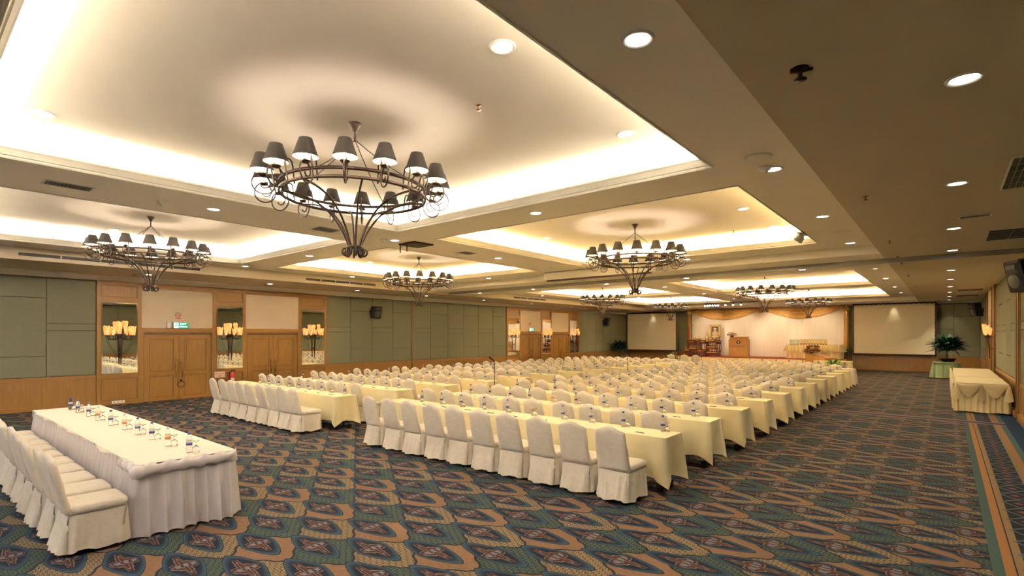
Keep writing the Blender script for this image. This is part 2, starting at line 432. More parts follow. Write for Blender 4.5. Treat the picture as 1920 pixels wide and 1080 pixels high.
# ---- walls
mb = MB(); mb.box(XL-0.2, XL, YN-0.2, YB+0.2, 0, Z3, 'green_dark'); wl = mb.build('wall_left', kind=ST)
mb = MB(); mb.box(XR, XR+0.2, YN-0.2, YB+0.2, 0, Z3, 'green_dark'); wr = mb.build('wall_right', kind=ST)
mb = MB(); mb.box(XL, XR, YB, YB+0.2, 0, Z3, 'green_dark'); wb = mb.build('wall_back', kind=ST)
mb = MB(); mb.box(XL, XR, YN-0.2, YN, 0, Z3, 'cream_wall'); wn = mb.build('wall_near', kind=ST)

G = 0.012
def fabric_cols(parent, ys, kind0, side, x, zs=(0.93, 3.74)):
    """padded fabric panels in columns with two seam patterns that alternate; side=+1 faces +X"""
    for i in range(len(ys)-1):
        a, b_ = ys[i]+G/2, ys[i+1]-G/2
        cuts = (zs[0], 1.51, 3.15, zs[1]) if (i+kind0) % 2 == 0 else (zs[0], 2.24, 2.44, zs[1])
        for j in range(3):
            mb = MB(); z0, z1 = cuts[j]+G/2, cuts[j+1]-G/2; p = 0.045
            if side in (1, -1):
                xx = sorted((x, x+side*p)); 
                o = 0.008; xa, xb = x, x+side*p
                ring = lambda xx_, s_: [(xx_, a+s_, z0+s_), (xx_, b_-s_, z0+s_), (xx_, b_-s_, z1-s_), (xx_, a+s_, z1-s_)]
            else:
                ring = lambda xx_, s_: [(a+s_, xx_, z0+s_), (b_-s_, xx_, z0+s_), (b_-s_, xx_, z1-s_), (a+s_, xx_, z1-s_)]
                xa, xb = x, x-p; o = 0.008
            sg = 1 if xb > xa else -1
            mb.loft([ring(xa, 0), ring(xb-sg*0.012, 0), ring(xb-sg*0.003, 0.004), ring(xb, 0.012)], 'green', smooth=False)
            part(mb, 'fabric_panel', parent)
def dado(mb, y0, y1, x, side, n):
    # timber dado with cap rail, skirting and board joints; side=+1 faces +X
    q = lambda d0, d1: (min(x+side*d0, x+side*d1), max(x+side*d0, x+side*d1))
    mb.box(*q(0, 0.04), y0, y1, 0.0, 0.86, 'wood')
    mb.box(*q(0.04, 0.055), y0, y1, 0.0, 0.11, 'wood_h')
    mb.box(*q(0.0, 0.065), y0, y1, 0.80, 0.87, 'wood_h')
    mb.box(*q(0.0, 0.05), y0, y1, 0.87, 0.925, 'wood_h')
    for k in range(1, n):
        yy = y0+(y1-y0)*k/n; mb.box(*q(0.0, 0.042), yy-0.004, yy+0.004, 0.11, 0.80, 'wood_dark')
# left wall: fabric sections
secA = [-6.9, -5.7, -4.5, -3.3, -2.1, -0.85, 0.35, 1.6, 2.81, 3.92]
secB = [11.39, 12.5, 13.6, 14.7, 15.8, 16.95, 18.1, 19.22, 20.33, 21.5, 22.62]
secC = [30.3, 31.4, 32.5, 33.6, 34.7, 35.8, 36.9, 37.9]
fabric_cols(wl, secA, 1, 1, XL)
fabric_cols(wl, secB, 1, 1, XL)
fabric_cols(wl, secC, 1, 1, XL)
for (ys) in (secA, secB, secC):
    mb = MB(); dado(mb, ys[0], ys[-1], XL, 1, len(ys)-1); part(mb, 'dado_panelling', wl)
mb = MB(); mb.box(XL, XL+0.05, YN, 3.93, 3.70, 3.74, 'green_dark'); part(mb, 'head_strip', wl)
def pilaster(parent, y0, y1, x=XL, side=1, z1=3.74):
    mb = MB(); q = lambda d0, d1: (min(x+side*d0, x+side*d1), max(x+side*d0, x+side*d1))
    mb.box(*q(0, 0.05), y0, y1, 0, z1, 'wood')
    sw = 0.10
    for (a, b_) in ((y0, y0+sw), (y1-sw, y1)): mb.box(*q(0.05, 0.08), a, b_, 0, z1, 'wood')
    for (a, b_) in ((0, 0.14), (0.80, 0.93), (3.12, 3.26), (3.62, z1)): mb.box(*q(0.05, 0.078), y0+sw, y1-sw, a, b_, 'wood_h')
    for (za, zb) in ((0.14, 0.80), (3.26, 3.62)):   # raised moulding round sunk fields
        for (a, b_, c0, c1) in ((y0+sw, y1-sw, za, za+0.02), (y0+sw, y1-sw, zb-0.02, zb), (y0+sw, y0+sw+0.02, za, zb), (y1-sw-0.02, y1-sw, za, zb)):
            mb.box(*q(0.05, 0.063), a, b_, c0, c1, 'wood_dark')
    return part(mb, 'timber_pilaster', parent)
PILS = [(3.93, 5.05), (7.12, 8.20), (10.20, 11.38), (22.63, 23.90), (25.95, 27.05), (29.05, 30.29)]
for a, b_ in PILS: pilaster(wl, a, b_)
DOORS = [(5.05, 7.12), (8.20, 10.20), (23.90, 25.95), (27.05, 29.05)]
def door_leaf(mb, y0, y1, x, side, z1=2.12):
    q = lambda d0, d1: (min(x+side*d0, x+side*d1), max(x+side*d0, x+side*d1))
    mb.box(*q(0, 0.035), y0+0.004, y1-0.004, 0.01, z1, 'wood')
    st = 0.15
    for (a, b_) in ((y0+0.004, y0+st), (y1-st, y1-0.004)): mb.box(*q(0.035, 0.055), a, b_, 0.01, z1, 'wood')
    for (a, b_) in ((0.01, 0.13), (0.80, 0.95), (z1-0.14, z1)): mb.box(*q(0.035, 0.054), y0+st, y1-st, a, b_, 'wood_h')
    for (za, zb) in ((0.13, 0.80), (0.95, z1-0.14)):
        for (a, b_, c0, c1) in ((y0+st, y1-st, za, za+0.018), (y0+st, y1-st, zb-0.018, zb), (y0+st, y0+st+0.018, za, zb), (y1-st-0.018, y1-st, za, zb)):
            mb.box(*q(0.035, 0.045), a, b_, c0, c1, 'wood_dark')
        d = 0.07
        mb.box(*q(0.035, 0.048), y0+st+d, y1-st-d, za+d, zb-d, 'wood')
for i, (a, b_) in enumerate(DOORS):
    mb = MB()   # cream panel over the door and the timber frame round it
    mb.box(XL, XL+0.035, a, b_, 2.34, 3.58, 'cream_wall')
    mb.box(XL, XL+0.085, a, b_, 3.58, 3.74, 'wood_h')
    mb.box(XL, XL+0.085, a, b_, 2.20, 2.34, 'wood_h')
    mb.box(XL, XL+0.075, a, a+0.05, 0, 2.34, 'wood'); mb.box(XL, XL+0.075, b_-0.05, b_, 0, 2.34, 'wood')
    mb.box(XL, XL+0.02, a, b_, 2.14, 2.20, 'wood_dark')
    part(mb, 'door_surround', wl)
    d = empty('door_%d' % (i+1), (XL, a, 0), kind=ST)
    mid = (b_-a)/2
    for (p, q_) in ((0.06, mid), (mid, b_-a-0.06)):
        mb = MB(); door_leaf(mb, p, q_, 0.0, 1)
        lf = part(mb, 'door_leaf', d)
        sgn = -1 if p < 0.1 else 1
        yh = mid+sgn*0.085
        mb = MB()
        mb.tube([(0.055, yh, 0.72), (0.11, yh, 0.75), (0.11, yh, 1.18), (0.055, yh, 1.21)], 0.014, 'brass', 8)
        mb.box(0.053, 0.062, yh-0.03, yh+0.03, 0.66, 1.27, 'brass')
        part(mb, 'door_handle', lf)
    if i in (0, 1, 2, 3):
        mb = MB()
        mb.tube([(0.075, mid+0.06+0.10*math.cos(t*PI/8), 0.50+0.10*math.sin(t*PI/8)) for t in range(17)], 0.012, 'iron', 6)
        mb.box(0.053, 0.08, mid+0.03, mid+0.09, 0.58, 0.66, 'iron')
        part(mb, 'door_ring_pull', d)
# mirrors on the pilasters
def mirror(parent_loc, w_, z0, z1, side, label):
    mb = MB(); e = 0.03; h = z1-z0
    mb.box(0, 0.012, 0, w_, 0, h, 'bevel'); o = mb
    o.box(0.012, 0.016, e, w_-e, e, h-e, 'mirror')
    return o
m_names = ['nearest the camera, left of the near exit doors', 'between the two near pairs of doors', 'right of the second near doors, by the sage panels',
           'left of the distant exit doors', 'between the two distant pairs of doors', 'farthest one, nearest the stage']
for i, (a, b_) in enumerate(PILS):
    mb = mirror(None, b_-a-0.22, 0.95, 3.10, 1, '')
    mb.build('wall_mirror', loc=(XL+0.078, a+0.11, 0.95), label='tall frameless wall mirror, '+m_names[i], cat='mirror', group='mirrors on the left wall')

# ---- right wall
secR = [-6.9+1.15*k for k in range(24)]
secR1 = [y for y in secR if y < 17.6]+[17.9]
fabric_cols(wr, secR1, 0, -1, XR, (0.93, 3.95))
secR2 = [18.5, 19.4, 20.5, 21.9, 23.4, 24.9, 26.3]
fabric_cols(wr, secR2, 0, -1, XR, (0.93, 3.95))
mb = MB(); dado(mb, secR1[0], 17.9, XR, -1, 21); part(mb, 'dado_panelling', wr)
mb = MB(); dado(mb, 18.5, 26.3, XR, -1, 6); part(mb, 'dado_panelling', wr)
mb = MB()
for (a, b_) in ((17.9, 18.5), (26.3, 28.0), (31.0, 31.8)):
    mb.box(XR-0.08, XR, a, b_, 0, Z1, 'wood')
    mb.box(XR-0.10, XR-0.08, a, a+0.10, 0, Z1, 'wood_dark'); mb.box(XR-0.10, XR-0.08, b_-0.10, b_, 0, Z1, 'wood_dark')
mb.box(XR-0.05, XR, 28.0, 31.0, 2.3, Z1, 'cream_wall'); mb.box(XR-0.06, XR, 28.0, 31.0, 0, 2.3, 'wood')
part(mb, 'timber_pilaster', wr)
secR3 = [31.8, 33.0, 34.2, 35.5, 36.7, 37.9]
fabric_cols(wr, secR3, 1, -1, XR, (0.93, 3.95))
mb = MB(); dado(mb, 31.8, 37.9, XR, -1, 5); part(mb, 'dado_panelling', wr)
mb = MB(); mb.box(XR-0.12, XR-0.04, YN, 17.9, 0, 0.16, 'wood_h'); mb.box(XR-0.12, XR-0.04, 18.5, 26.3, 0, 0.16, 'wood_h'); mb.build('baseboard_right', kind=ST)

# ---- back wall panelling
secW = [XL+0.05+1.31*k for k in range(16)]+[XR-0.05]
fabric_cols(wb, secW, 1, 0, YB, (0.93, 3.84))
mb = MB()
mb.box(XL, XR, YB-0.04, YB, 0, 0.86, 'wood'); mb.box(XL, XR, YB-0.065, YB, 0.80, 0.925, 'wood_h'); mb.box(XL, XR, YB-0.055, YB, 0, 0.12, 'wood_h')
for k in range(1, 16): mb.box(secW[k]-0.006, secW[k]+0.006, YB-0.042, YB, 0.12, 0.8, 'wood_dark')
part(mb, 'dado_panelling', wb)
# ================================================================== LIGHT FITTINGS
def spot(loc, power, col=(1.0, 0.84, 0.6), size=math.radians(95), blend=0.7, rot=(0, 0, 0), rad=0.06):
    d = bpy.data.lights.new('downlight_lamp', 'SPOT'); d.energy = power*1.6; d.color = col; d.spot_size = size; d.spot_blend = blend
    d.shadow_soft_size = rad
    o = bpy.data.objects.new('downlight_lamp', d); COL.objects.link(o); o.location = loc; o.rotation_euler = rot; return o
def downlight_proto():
    e = empty('ceiling_downlight')
    mb = MB(); mb.lathe([(0.085, -0.002), (0.10, -0.012), (0.112, -0.012), (0.118, 0.0)], 'white_metal', 24); part(mb, 'trim_ring', e)
    mb = MB(); mb.lathe([(0.0, -0.004), (0.05, -0.006), (0.088, -0.003)], 'lamp', 24); part(mb, 'lamp_face', e)
    return Proto(e)
DL = downlight_proto()
def downs(pts, z, where, grp, power, col=(1.0, 0.86, 0.62)):
    for k, (x, y) in enumerate(pts):
        DL.put((x, y, z), 0, 'recessed downlight %s, %s from the camera' % (where, ORD[k+1]), 'downlight', grp)
        if power: spot((x, y, z-0.03), power, col)
downs([(0.1, y) for y in (5.1, 8.55, 12.1, 15.2, 16.45, 19.8, 23.0, 26.4, 29.8, 33.2, 36.2)], Z1, 'in the low ceiling along the right aisle', 'downlights over the right aisle', 60)
downs([(-1.68, y) for y in (3.4, 7.15, 10.55, 14.0)], Z2, 'on the beam beside the right aisle', 'downlights on the right beam', 40)
downs([(-1.72, y) for y in (19.8, 23.5, 27.8, 31.8)], Z2, 'on the far beam beyond the partition track', 'downlights on the far right beam', 40)
downs([(-9.35, y) for y in (3.45, 7.15, 10.6, 21.5, 26.2, 31)], Z2, 'on the middle beam between the coffers', 'downlights on the middle beam', 40)
downs([(-5.4, 7.1), (-12.9, 7.1), (-5.5, 14.1), (-12.9, 14.1), (-5.5, 26.2), (-12.9, 26.2)], Z2, 'on a cross beam in front of a coffer', 'downlights on the cross beams', 40)
downs([(-16.3, y) for y in (3.4, 6.9, 10.6, 14.1, 22, 30)], Z2, 'on the beam above the left grilles', 'downlights on the left beam', 36)
downs([(-18.1, y) for y in (1.4, 4.9, 8.5, 12.0, 15.6, 19.4, 23.4, 27.5, 32)], Z1L, 'in the low soffit along the left wall', 'downlights over the left wall', 26)
downs([(x, 16.9) for x in (-3.2, -6.6, -9.6, -13, -16)], Z1, 'in the lowered band of ceiling at mid hall', 'downlights in the lowered band', 30)
downs([(-2.95, 3.4), (-3.05, 5.85), (-7.8, 1.1), (-7.75, 5.9)], Z3, 'inside the near right coffer', 'downlights in the near right coffer', 0)
downs([(-3.05, 8.4), (-3.08, 10.8), (-3.05, 13.0), (-7.85, 10.8)], Z3, 'inside the second right coffer', 'downlights in the second right coffer', 0)
downs([(-10.9, 3.4), (-15.1, 3.4), (-15.2, 5.8), (-10.9, 10.5), (-15.1, 10.5)], Z3, 'inside a left coffer', 'downlights in the left coffers', 0)

# chandelier --------------------------------------------------------------
def chandelier_proto():
    e = empty('chandelier')           # origin on the ceiling
    zr = -0.78                        # upper ring below the ceiling
    R, RS = 0.82, 1.0
    mb = MB(); mb.lathe([(0.0, 0.0), (0.075, 0.0), (0.07, -0.02), (0.035, -0.07), (0.028, -0.09), (0.013, -0.10), (0.013, -0.20), (0.02, -0.205), (0.0, -0.22)], 'iron', 14); part(mb, 'ceiling_canopy', e)
    for k in range(4):
        a = k*PI/2+0.5; mb = MB(); n = 26
        p0, p1 = Vector((0.01*math.cos(a), 0.01*math.sin(a), -0.20)), Vector((R*math.cos(a), R*math.sin(a), zr))
        pts = []
        for i in range(n*2+1):
            t = i/(n*2); p = p0.lerp(p1, t)+Vector((0, 0, -0.03*math.sin(PI*t)))
            s_ = 0.004*(1 if i % 2 else -1); p += Vector((-math.sin(a)*s_, math.cos(a)*s_, s_)); pts.append(p)
        mb.tube(pts, 0.0055, 'iron', 5); part(mb, 'chain', e)
    for z in (zr, zr-0.09):
        mb = MB(); n = 72
        prof = [(R-0.008, z-0.016), (R+0.012, z-0.016), (R+0.012, z+0.016), (R-0.008, z+0.016)]
        rings = [[(r_*math.cos(2*PI*i/n), r_*math.sin(2*PI*i/n), zz) for (r_, zz) in prof] for i in range(n)]
        vs = [p for r_ in rings for p in r_]; fs = [(i*4+j, ((i+1) % n)*4+j, ((i+1) % n)*4+(j+1) % 4, i*4+(j+1) % 4) for i in range(n) for j in range(4)]
        mb.add(vs, fs, 'iron', True); part(mb, 'ring', e)
    N = 16
    for k in range(N):
        a = 2*PI*k/N+0.11
        # arm: rises from the ring, loops down and curls up to the candle dish
        mb = MB(); pts = []
        for i in range(5): pts.append((R-0.03+0.005*i, zr-0.12+0.045*i))
        for i in range(9):  # small arch over the ring
            t = PI-i*PI/8; pts.append((R+0.04+0.045*math.cos(t), zr+0.07+0.055*math.sin(t)))
        cx, cz, rr = RS-0.015, zr-0.085, 0.115
        for i in range(14):
            t = PI*1.02+i*(PI*1.55)/13; pts.append((cx+rr*math.cos(t), cz+rr*math.sin(t)))
        for i in range(7):
            t = 0.57*PI+i*PI*0.22; r2 = 0.085-0.009*i; pts.append((cx+0.0+r2*math.cos(t), cz+0.0+r2*math.sin(t)))
        mb.tube([(p[0], 0, p[1]) for p in pts], 0.0085, 'iron', 5)
        mb.tube([(RS, 0, zr+0.02), (RS, 0, zr-0.01)], 0.012, 'iron', 6)
        mb.lathe([(0.0, zr-0.012), (0.03, zr-0.008), (0.048, zr+0.008), (0.05, zr+0.014), (0.0, zr+0.012)], 'iron', 12, (RS, 0, 0))
        part(mb, 'arm', e, rz=a)
        mb = MB(); mb.lathe([(0.125, zr+0.05), (0.064, zr+0.235)], 'shade_out', 20, (RS, 0, 0))
        mb.lathe([(0.064, zr+0.235), (0.061, zr+0.235), (0.122, zr+0.052), (0.125, zr+0.05)], 'shade_in', 20, (RS, 0, 0))
        sh = part(mb, 'lamp_shade', e, rz=a)
        mb = MB(); mb.lathe([(0.013, zr+0.012), (0.013, zr+0.085)], 'white', 8, (RS, 0, 0))
        mb.lathe([(0.012, zr+0.085), (0.02, zr+0.10), (0.017, zr+0.125), (0.0, zr+0.15)], 'bulb', 8, (RS, 0, 0))
        part(mb, 'candle_bulb', e, rz=a)
    for k in range(8):
        a = 2*PI*k/8+0.3; mb = MB()
        P = [(R-0.02, zr-0.09), (0.60, zr-0.12), (0.42, zr-0.19), (0.28, zr-0.30), (0.17, zr-0.45), (0.095, zr-0.60), (0.06, zr-0.70), (0.07, zr-0.76), (0.10, zr-0.785), (0.135, zr-0.76), (0.14, zr-0.72), (0.115, zr-0.70), (0.095, zr-0.72)]
        pts = []
        for i in range(len(P)-1):
            for s_ in range(3):
                t = s_/3; p_1 = P[max(i-1, 0)]; p0 = P[i]; p1 = P[i+1]; p2 = P[min(i+2, len(P)-1)]
                pts.append(tuple(0.5*((2*p0[q])+(-p_1[q]+p1[q])*t+(2*p_1[q]-5*p0[q]+4*p1[q]-p2[q])*t*t+(-p_1[q]+3*p0[q]-3*p1[q]+p2[q])*t**3) for q in (0, 1)))
        pts.append(P[-1])
        mb.tube([(p[0], 0, p[1]) for p in pts], 0.012, 'iron', 6); part(mb, 'stem_rod', e, rz=a)
    mb = MB(); mb.lathe([(0.055, zr-0.665), (0.085, zr-0.665), (0.085, zr-0.69), (0.055, zr-0.69)], 'iron', 14); part(mb, 'collar', e)
    return Proto(e)
CH = chandelier_proto()
CHS = [(-5.36, 3.52, 'large black iron chandelier nearest the camera, in the big near coffer'),
       (-12.85, 3.52, 'black iron chandelier at the left, in front of the near doors'),
       (-5.38, 10.75, 'black iron chandelier in the second right coffer, before the lowered band'),
       (-12.95, 10.85, 'black iron chandelier in the second left coffer, above the sage wall'),
       (-5.6, 22.5, 'distant chandelier in the third right coffer, before the gold swag centre'),
       (-13.0, 22.5, 'distant chandelier in the third left coffer, near the far exit doors'),
       (-5.7, 31.7, 'farthest right chandelier hanging before the stage backdrop'),
       (-13.2, 31.2, 'farthest left chandelier beside the left projection screen')]
for i, (x, y, lb) in enumerate(CHS):
    CH.put((x, y, Z3), 0.0, lb, 'chandelier', 'iron chandeliers in the coffers')
    for k in range(16):
        a = 2*PI*k/16+0.11
        d = bpy.data.lights.new('candle_lamp', 'POINT'); d.energy = 1.8 if i < 4 else 2.6; d.color = (1.0, 0.80, 0.66); d.shadow_soft_size = 0.018
        o = bpy.data.objects.new('candle_lamp', d); COL.objects.link(o)
        o.location = (x+math.cos(a), y+math.sin(a), Z3-0.78+0.165)

# wall sconces ---------------------------------------------------------------
def sconce_proto():
    e = empty('wall_sconce')    # origin at the wall face, height of the bottom tip; +X into the room
    mb = MB()
    for (dy, dx) in ((-0.035, 0), (0.035, 0), (0, 0.04)):
        mb.tube([(0.10, 0, 0.0), (0.10+dx*0.4, dy*0.5, 0.40), (0.14+dx, dy, 0.85)], 0.013, 'iron', 6)
    mb.lathe([(0.0, 0.80), (0.05, 0.82), (0.065, 0.87), (0.03, 0.90)], 'iron', 10, (0.14, 0, 0))
    mb.lathe([(0.0, -0.03), (0.02, 0.0), (0.0, 0.03)], 'iron', 8, (0.10, 0, 0))
    mb.box(0.0, 0.10, -0.02, 0.02, 0.34, 0.37, 'iron')
    mb.tube([(0.0, 0, 0.82), (0.14, 0, 0.82)], 0.012, 'iron', 6)
    part(mb, 'torch_stem', e)
    spots = [(-0.33, 0.10), (-0.22, 0.22), (-0.075, 0.16), (0.075, 0.26), (0.22, 0.22), (0.33, 0.10)]
    for i, (y, x) in enumerate(spots):
        zc = 0.86 if abs(y) > 0.1 else 0.90
        mb = MB()
        mb.tube([(0.14, y*0.1, 0.80), (0.14+(x-0.14)*0.5, y*0.5, 0.72 if abs(y) > 0.1 else 0.80), (x, y*0.95, 0.76), (x, y, zc)], 0.010, 'iron', 6)
        mb.lathe([(0.0, zc-0.01), (0.04, zc), (0.042, zc+0.012), (0, zc+0.012)], 'iron', 10, (x, y, 0)); part(mb, 'arm', e)
        hh = (0.27, 0.24, 0.36, 0.38, 0.25, 0.28)[i]
        r0, r1 = (0.034, 0.064) if abs(y) > 0.1 else (0.022, 0.072)
        mb = MB(); rings = []
        for (r_, z) in ((r0, zc+0.012), (r1, zc+hh)):
            rings.append([(x+r_*math.cos(t), y+r_*math.sin(t), z+(0.03*math.sin(t*2+i) if z > zc+0.1 else 0)) for t in [2*PI*k/10 for k in range(10)]])
        mb.loft(rings, 'amber', True, False, False); part(mb, 'glass_shade', e)
    for s_ in (-1, 1):
        mb = MB(); pts = [(0.10, s_*(0.32-0.29*t), 0.74-0.46*(1-(1-t)**2)) for t in [k/12 for k in range(13)]]
        mb.tube(pts, 0.004, 'iron', 4); part(mb, 'chain', e)
    return Proto(e)
SC = sconce_proto()
sl = ['nearest the camera, left of the exit doors', 'between the two near pairs of doors', 'right of the second near doors, beside the sage panels',
      'left of the distant exit doors', 'between the two distant pairs of doors', 'farthest along the left wall, nearest the stage']
for i, (a, b_) in enumerate(PILS):
    SC.put((XL+0.095, (a+b_)/2, 1.24), 0, 'iron torch sconce with amber shades, '+sl[i], 'wall lamp', 'torch sconces on the left wall')
SC.put((XR-0.085, 27.1, 1.24), PI, 'iron torch sconce with glowing amber shades on the right wall', 'wall lamp')

# ---- grilles and ceiling devices
def grille(name, x0, x1, y0, y1, z, nx, ny, label, grp=None, m='white_metal', sub=None):
    e = empty(name, ((x0+x1)/2, (y0+y1)/2, z), label=label, cat='air vent', group=grp)
    hx, hy, t = (x1-x0)/2, (y1-y0)/2, 0.02
    mb = MB(); mb.box(-hx, hx, -hy, hy, -0.004, 0.0, 'dark_slot'); part(mb, 'backing', e)
    mb = MB()
    for b_ in ((-hx-t, hx+t, -hy-t, -hy), (-hx-t, hx+t, hy, hy+t), (-hx-t, -hx, -hy, hy), (hx, hx+t, -hy, hy)): mb.box(*b_, -0.012, 0.0, m)
    part(mb, 'frame', e)
    mb = MB()
    for k in range(1, nx): x = -hx+2*hx*k/nx; mb.box(x-0.003, x+0.003, -hy, hy, -0.011, -0.003, 'grey_metal')
    for k in range(1, ny): y = -hy+2*hy*k/ny; mb.box(-hx, hx, y-0.003, y+0.003, -0.010, -0.003, 'grey_metal')
    part(mb, 'louvre', e)
grille('return_air_grille', 0.55, 1.15, 7.7, 9.25, Z1, 10, 5, 'large dark return air grille in the right ceiling, nearest the camera', m='white_metal')
grille('air_vent', 0.17, 0.52, 10.95, 11.15, Z1, 10, 3, 'small white air vent beside the right aisle downlights')
grille('return_air_grille', 0.60, 1.25, 12.75, 14.1, Z1, 2, 5, 'dark return air grille above the large right speaker')
grille('return_air_grille', 0.35, 1.15, 28.2, 29.3, Z1, 2, 5, 'far return air grille near the right wall sconce', 'far right grilles')
grille('return_air_grille', 0.35, 1.15, 32.2, 33.4, Z1, 2, 5, 'farthest return air grille, by the back right corner', 'far right grilles')
grille('air_vent', -9.55, -9.3, 1.35, 1.85, Z2, 5, 12, 'small dark air vent on the middle beam, upper left')
grille('air_vent', -9.6, -9.25, 5.3, 5.75, Z2, 5, 12, 'small air vent on the middle beam behind the big chandelier')
grille('air_vent', -9.5, -9.2, 9.2, 9.6, Z2, 5, 12, 'small air vent on the middle beam right of the ceiling lift plate')
def face_grille(y0, y1, label):
    e = empty('linear_grille', (STEP_L, (y0+y1)/2, 4.03), label=label, cat='air vent', group='linear grilles on the left fascia')
    h = (y1-y0)/2
    mb = MB(); mb.box(0, 0.004, -h, h, -0.04, 0.04, 'dark_slot'); part(mb, 'backing', e)
    mb = MB(); mb.box(0, 0.012, -h-0.01, h+0.01, 0.04, 0.05, 'moulding'); mb.box(0, 0.012, -h-0.01, h+0.01, -0.05, -0.04, 'moulding')
    n = 5
    for k in range(n+1): y = -h+2*h*k/n; mb.box(0, 0.012, y-0.01, y+0.01, -0.05, 0.05, 'moulding')
    part(mb, 'frame', e)
    mb = MB()
    for k in range(1, int((y1-y0)/0.05)): y = -h+0.05*k; mb.box(0.003, 0.009, y-0.004, y+0.004, -0.04, 0.04, 'iron')
    part(mb, 'louvre', e)
face_grille(1.93, 5.85, 'long slotted air grille behind the left chandelier')
face_grille(9.1, 11.95, 'long slotted air grille above the second pair of doors')
face_grille(20.2, 23.0, 'long slotted air grille above the distant exit doors')
face_grille(27.8, 30.5, 'farthest long slotted air grille, toward the stage')
def disc(name, prof, loc, m, label, cat):
    mb = MB(); mb.lathe(prof, m, 20); return mb.build(name, loc=loc, label=label, cat=cat)
disc('ceiling_speaker', [(0, -0.012), (0.12, -0.014), (0.15, -0.01), (0.155, 0)], (-1.70, 6.55, Z2), 'white', 'round white ceiling speaker near the big coffer corner', 'speaker')
disc('smoke_detector', [(0, -0.07), (0.035, -0.07), (0.04, -0.045), (0.06, -0.04), (0.08, -0.012), (0.08, 0)], (-1.74, 7.0, Z2), 'white', 'white smoke detector beside the round ceiling speaker', 'smoke detector')
disc('ceiling_speaker', [(0, -0.012), (0.12, -0.014), (0.15, -0.01), (0.155, 0)], (-1.62, 12.3, Z2), 'white', 'round ceiling speaker near the raised ceiling corner', 'speaker')
disc('smoke_detector', [(0, -0.07), (0.035, -0.07), (0.04, -0.045), (0.06, -0.04), (0.08, -0.012), (0.08, 0)], (-9.45, 2.75, Z2), 'white', 'white smoke detector on the middle beam above the left chandelier', 'smoke detector')
disc('smoke_detector', [(0, -0.07), (0.035, -0.07), (0.04, -0.045), (0.06, -0.04), (0.08, -0.012), (0.08, 0)], (-9.4, 6.9, Z2), 'white', 'smoke detector on the middle beam right of the big chandelier stem', 'smoke detector')
disc('ceiling_speaker', [(0, -0.012), (0.12, -0.014), (0.15, -0.01), (0.155, 0)], (-9.45, 6.45, Z2), 'white', 'round ceiling speaker behind the stem of the big chandelier', 'speaker')
def sprinkler(x, y, z, label, big=1.0):
    mb = MB(); b_ = big
    mb.lathe([(0.0, 0), (0.035*b_, 0), (0.03*b_, -0.008*b_), (0.01*b_, -0.012*b_), (0.01*b_, -0.045*b_), (0.028*b_, -0.05*b_), (0.028*b_, -0.055*b_), (0, -0.058*b_)], 'brass' if big < 1.5 else 'iron', 12)
    if big > 1.5:
        mb.tube([(-0.06, -0.02, -0.008), (0.0, 0.0, -0.012), (0.07, 0.05, -0.006)], [0.02, 0.025, 0.01], 'iron', 7)
    mb.build('sprinkler_head', loc=(x, y, z), label=label, cat='sprinkler', group='sprinkler heads')
sprinkler(-0.80, 4.15, Z1, 'dark sprinkler head in the near right ceiling, largest in view', 1.6)
for (x, y, z, lb) in ((-0.85, 8.55, Z1, 'small sprinkler head in the right ceiling left of the second aisle downlight'), (-0.88, 12.9, Z1, 'small sprinkler head in the right ceiling just before the partition track'),
                      (-0.9, 15.5, Z1, 'small sprinkler head just in front of the partition track'), (-0.9, 16.9, Z1, 'small sprinkler head just beyond the partition track'),
                      (-3.9, 4.1, Z3, 'sprinkler head in the near coffer right of the big chandelier'), (-3.9, 12.9, Z3, 'sprinkler head in the second right coffer'),
                      (-0.92, 20.5, Z1, 'distant sprinkler head in the right ceiling'), (-0.92, 25, Z1, 'farthest sprinkler head in the right ceiling'),
                      (-18.3, 4.6, Z1L, 'sprinkler head in the left soffit above the nearest mirror'), (-18.3, 8.4, Z1L, 'sprinkler head in the left soffit above the near doors')):
    sprinkler(x, y, z, lb)
# projector lift plate, projection screen casing, spot fixture
e = empty('projector_lift_plate', (-9.35, 7.75, Z2), label='brown square projector lift plate with two rods on the middle beam', cat='projector mount')
mb = MB(); mb.box(-0.28, 0.28, -0.28, 0.28, -0.03, 0, 'iron'); part(mb, 'plate', e)
for s_ in (-0.12, 0.12):
    mb = MB(); mb.tube([(-0.2+s_, -0.2, -0.03), (-0.2+s_, -0.2, -0.19)], 0.014, 'iron', 6); part(mb, 'rod', e)
e = empty('projection_screen_casing', (-8.4, 14.1, 3.94), label='long white retracted projection screen casing with black bottom bar', cat='projection screen')
mb = MB(); mb.bbox(-1.95, 1.95, -0.08, 0.08, 0.0, 0.25, 'moulding'); part(mb, 'casing', e)
mb = MB(); mb.box(-1.85, 1.85, -0.03, 0.03, -0.05, 0.0, 'screen_edge'); part(mb, 'bottom_bar', e)
e = empty('spotlight_cluster', (-2.28, 12.0, Z2), label='cluster of white adjustable spotlights at the coffer edge', cat='spotlight')
mb = MB(); mb.box(-0.05, 0.05, -0.25, 0.25, -0.03, 0, 'white_metal'); part(mb, 'base_plate', e)
for k in range(4):
    mb = MB(); y = -0.2+0.13*k
    mb.tube([(0, y, -0.03), (-0.02, y, -0.07), (-0.09, y+0.02, -0.15)], [0.012, 0.035, 0.05], 'white_metal', 10); part(mb, 'spot_head', e)

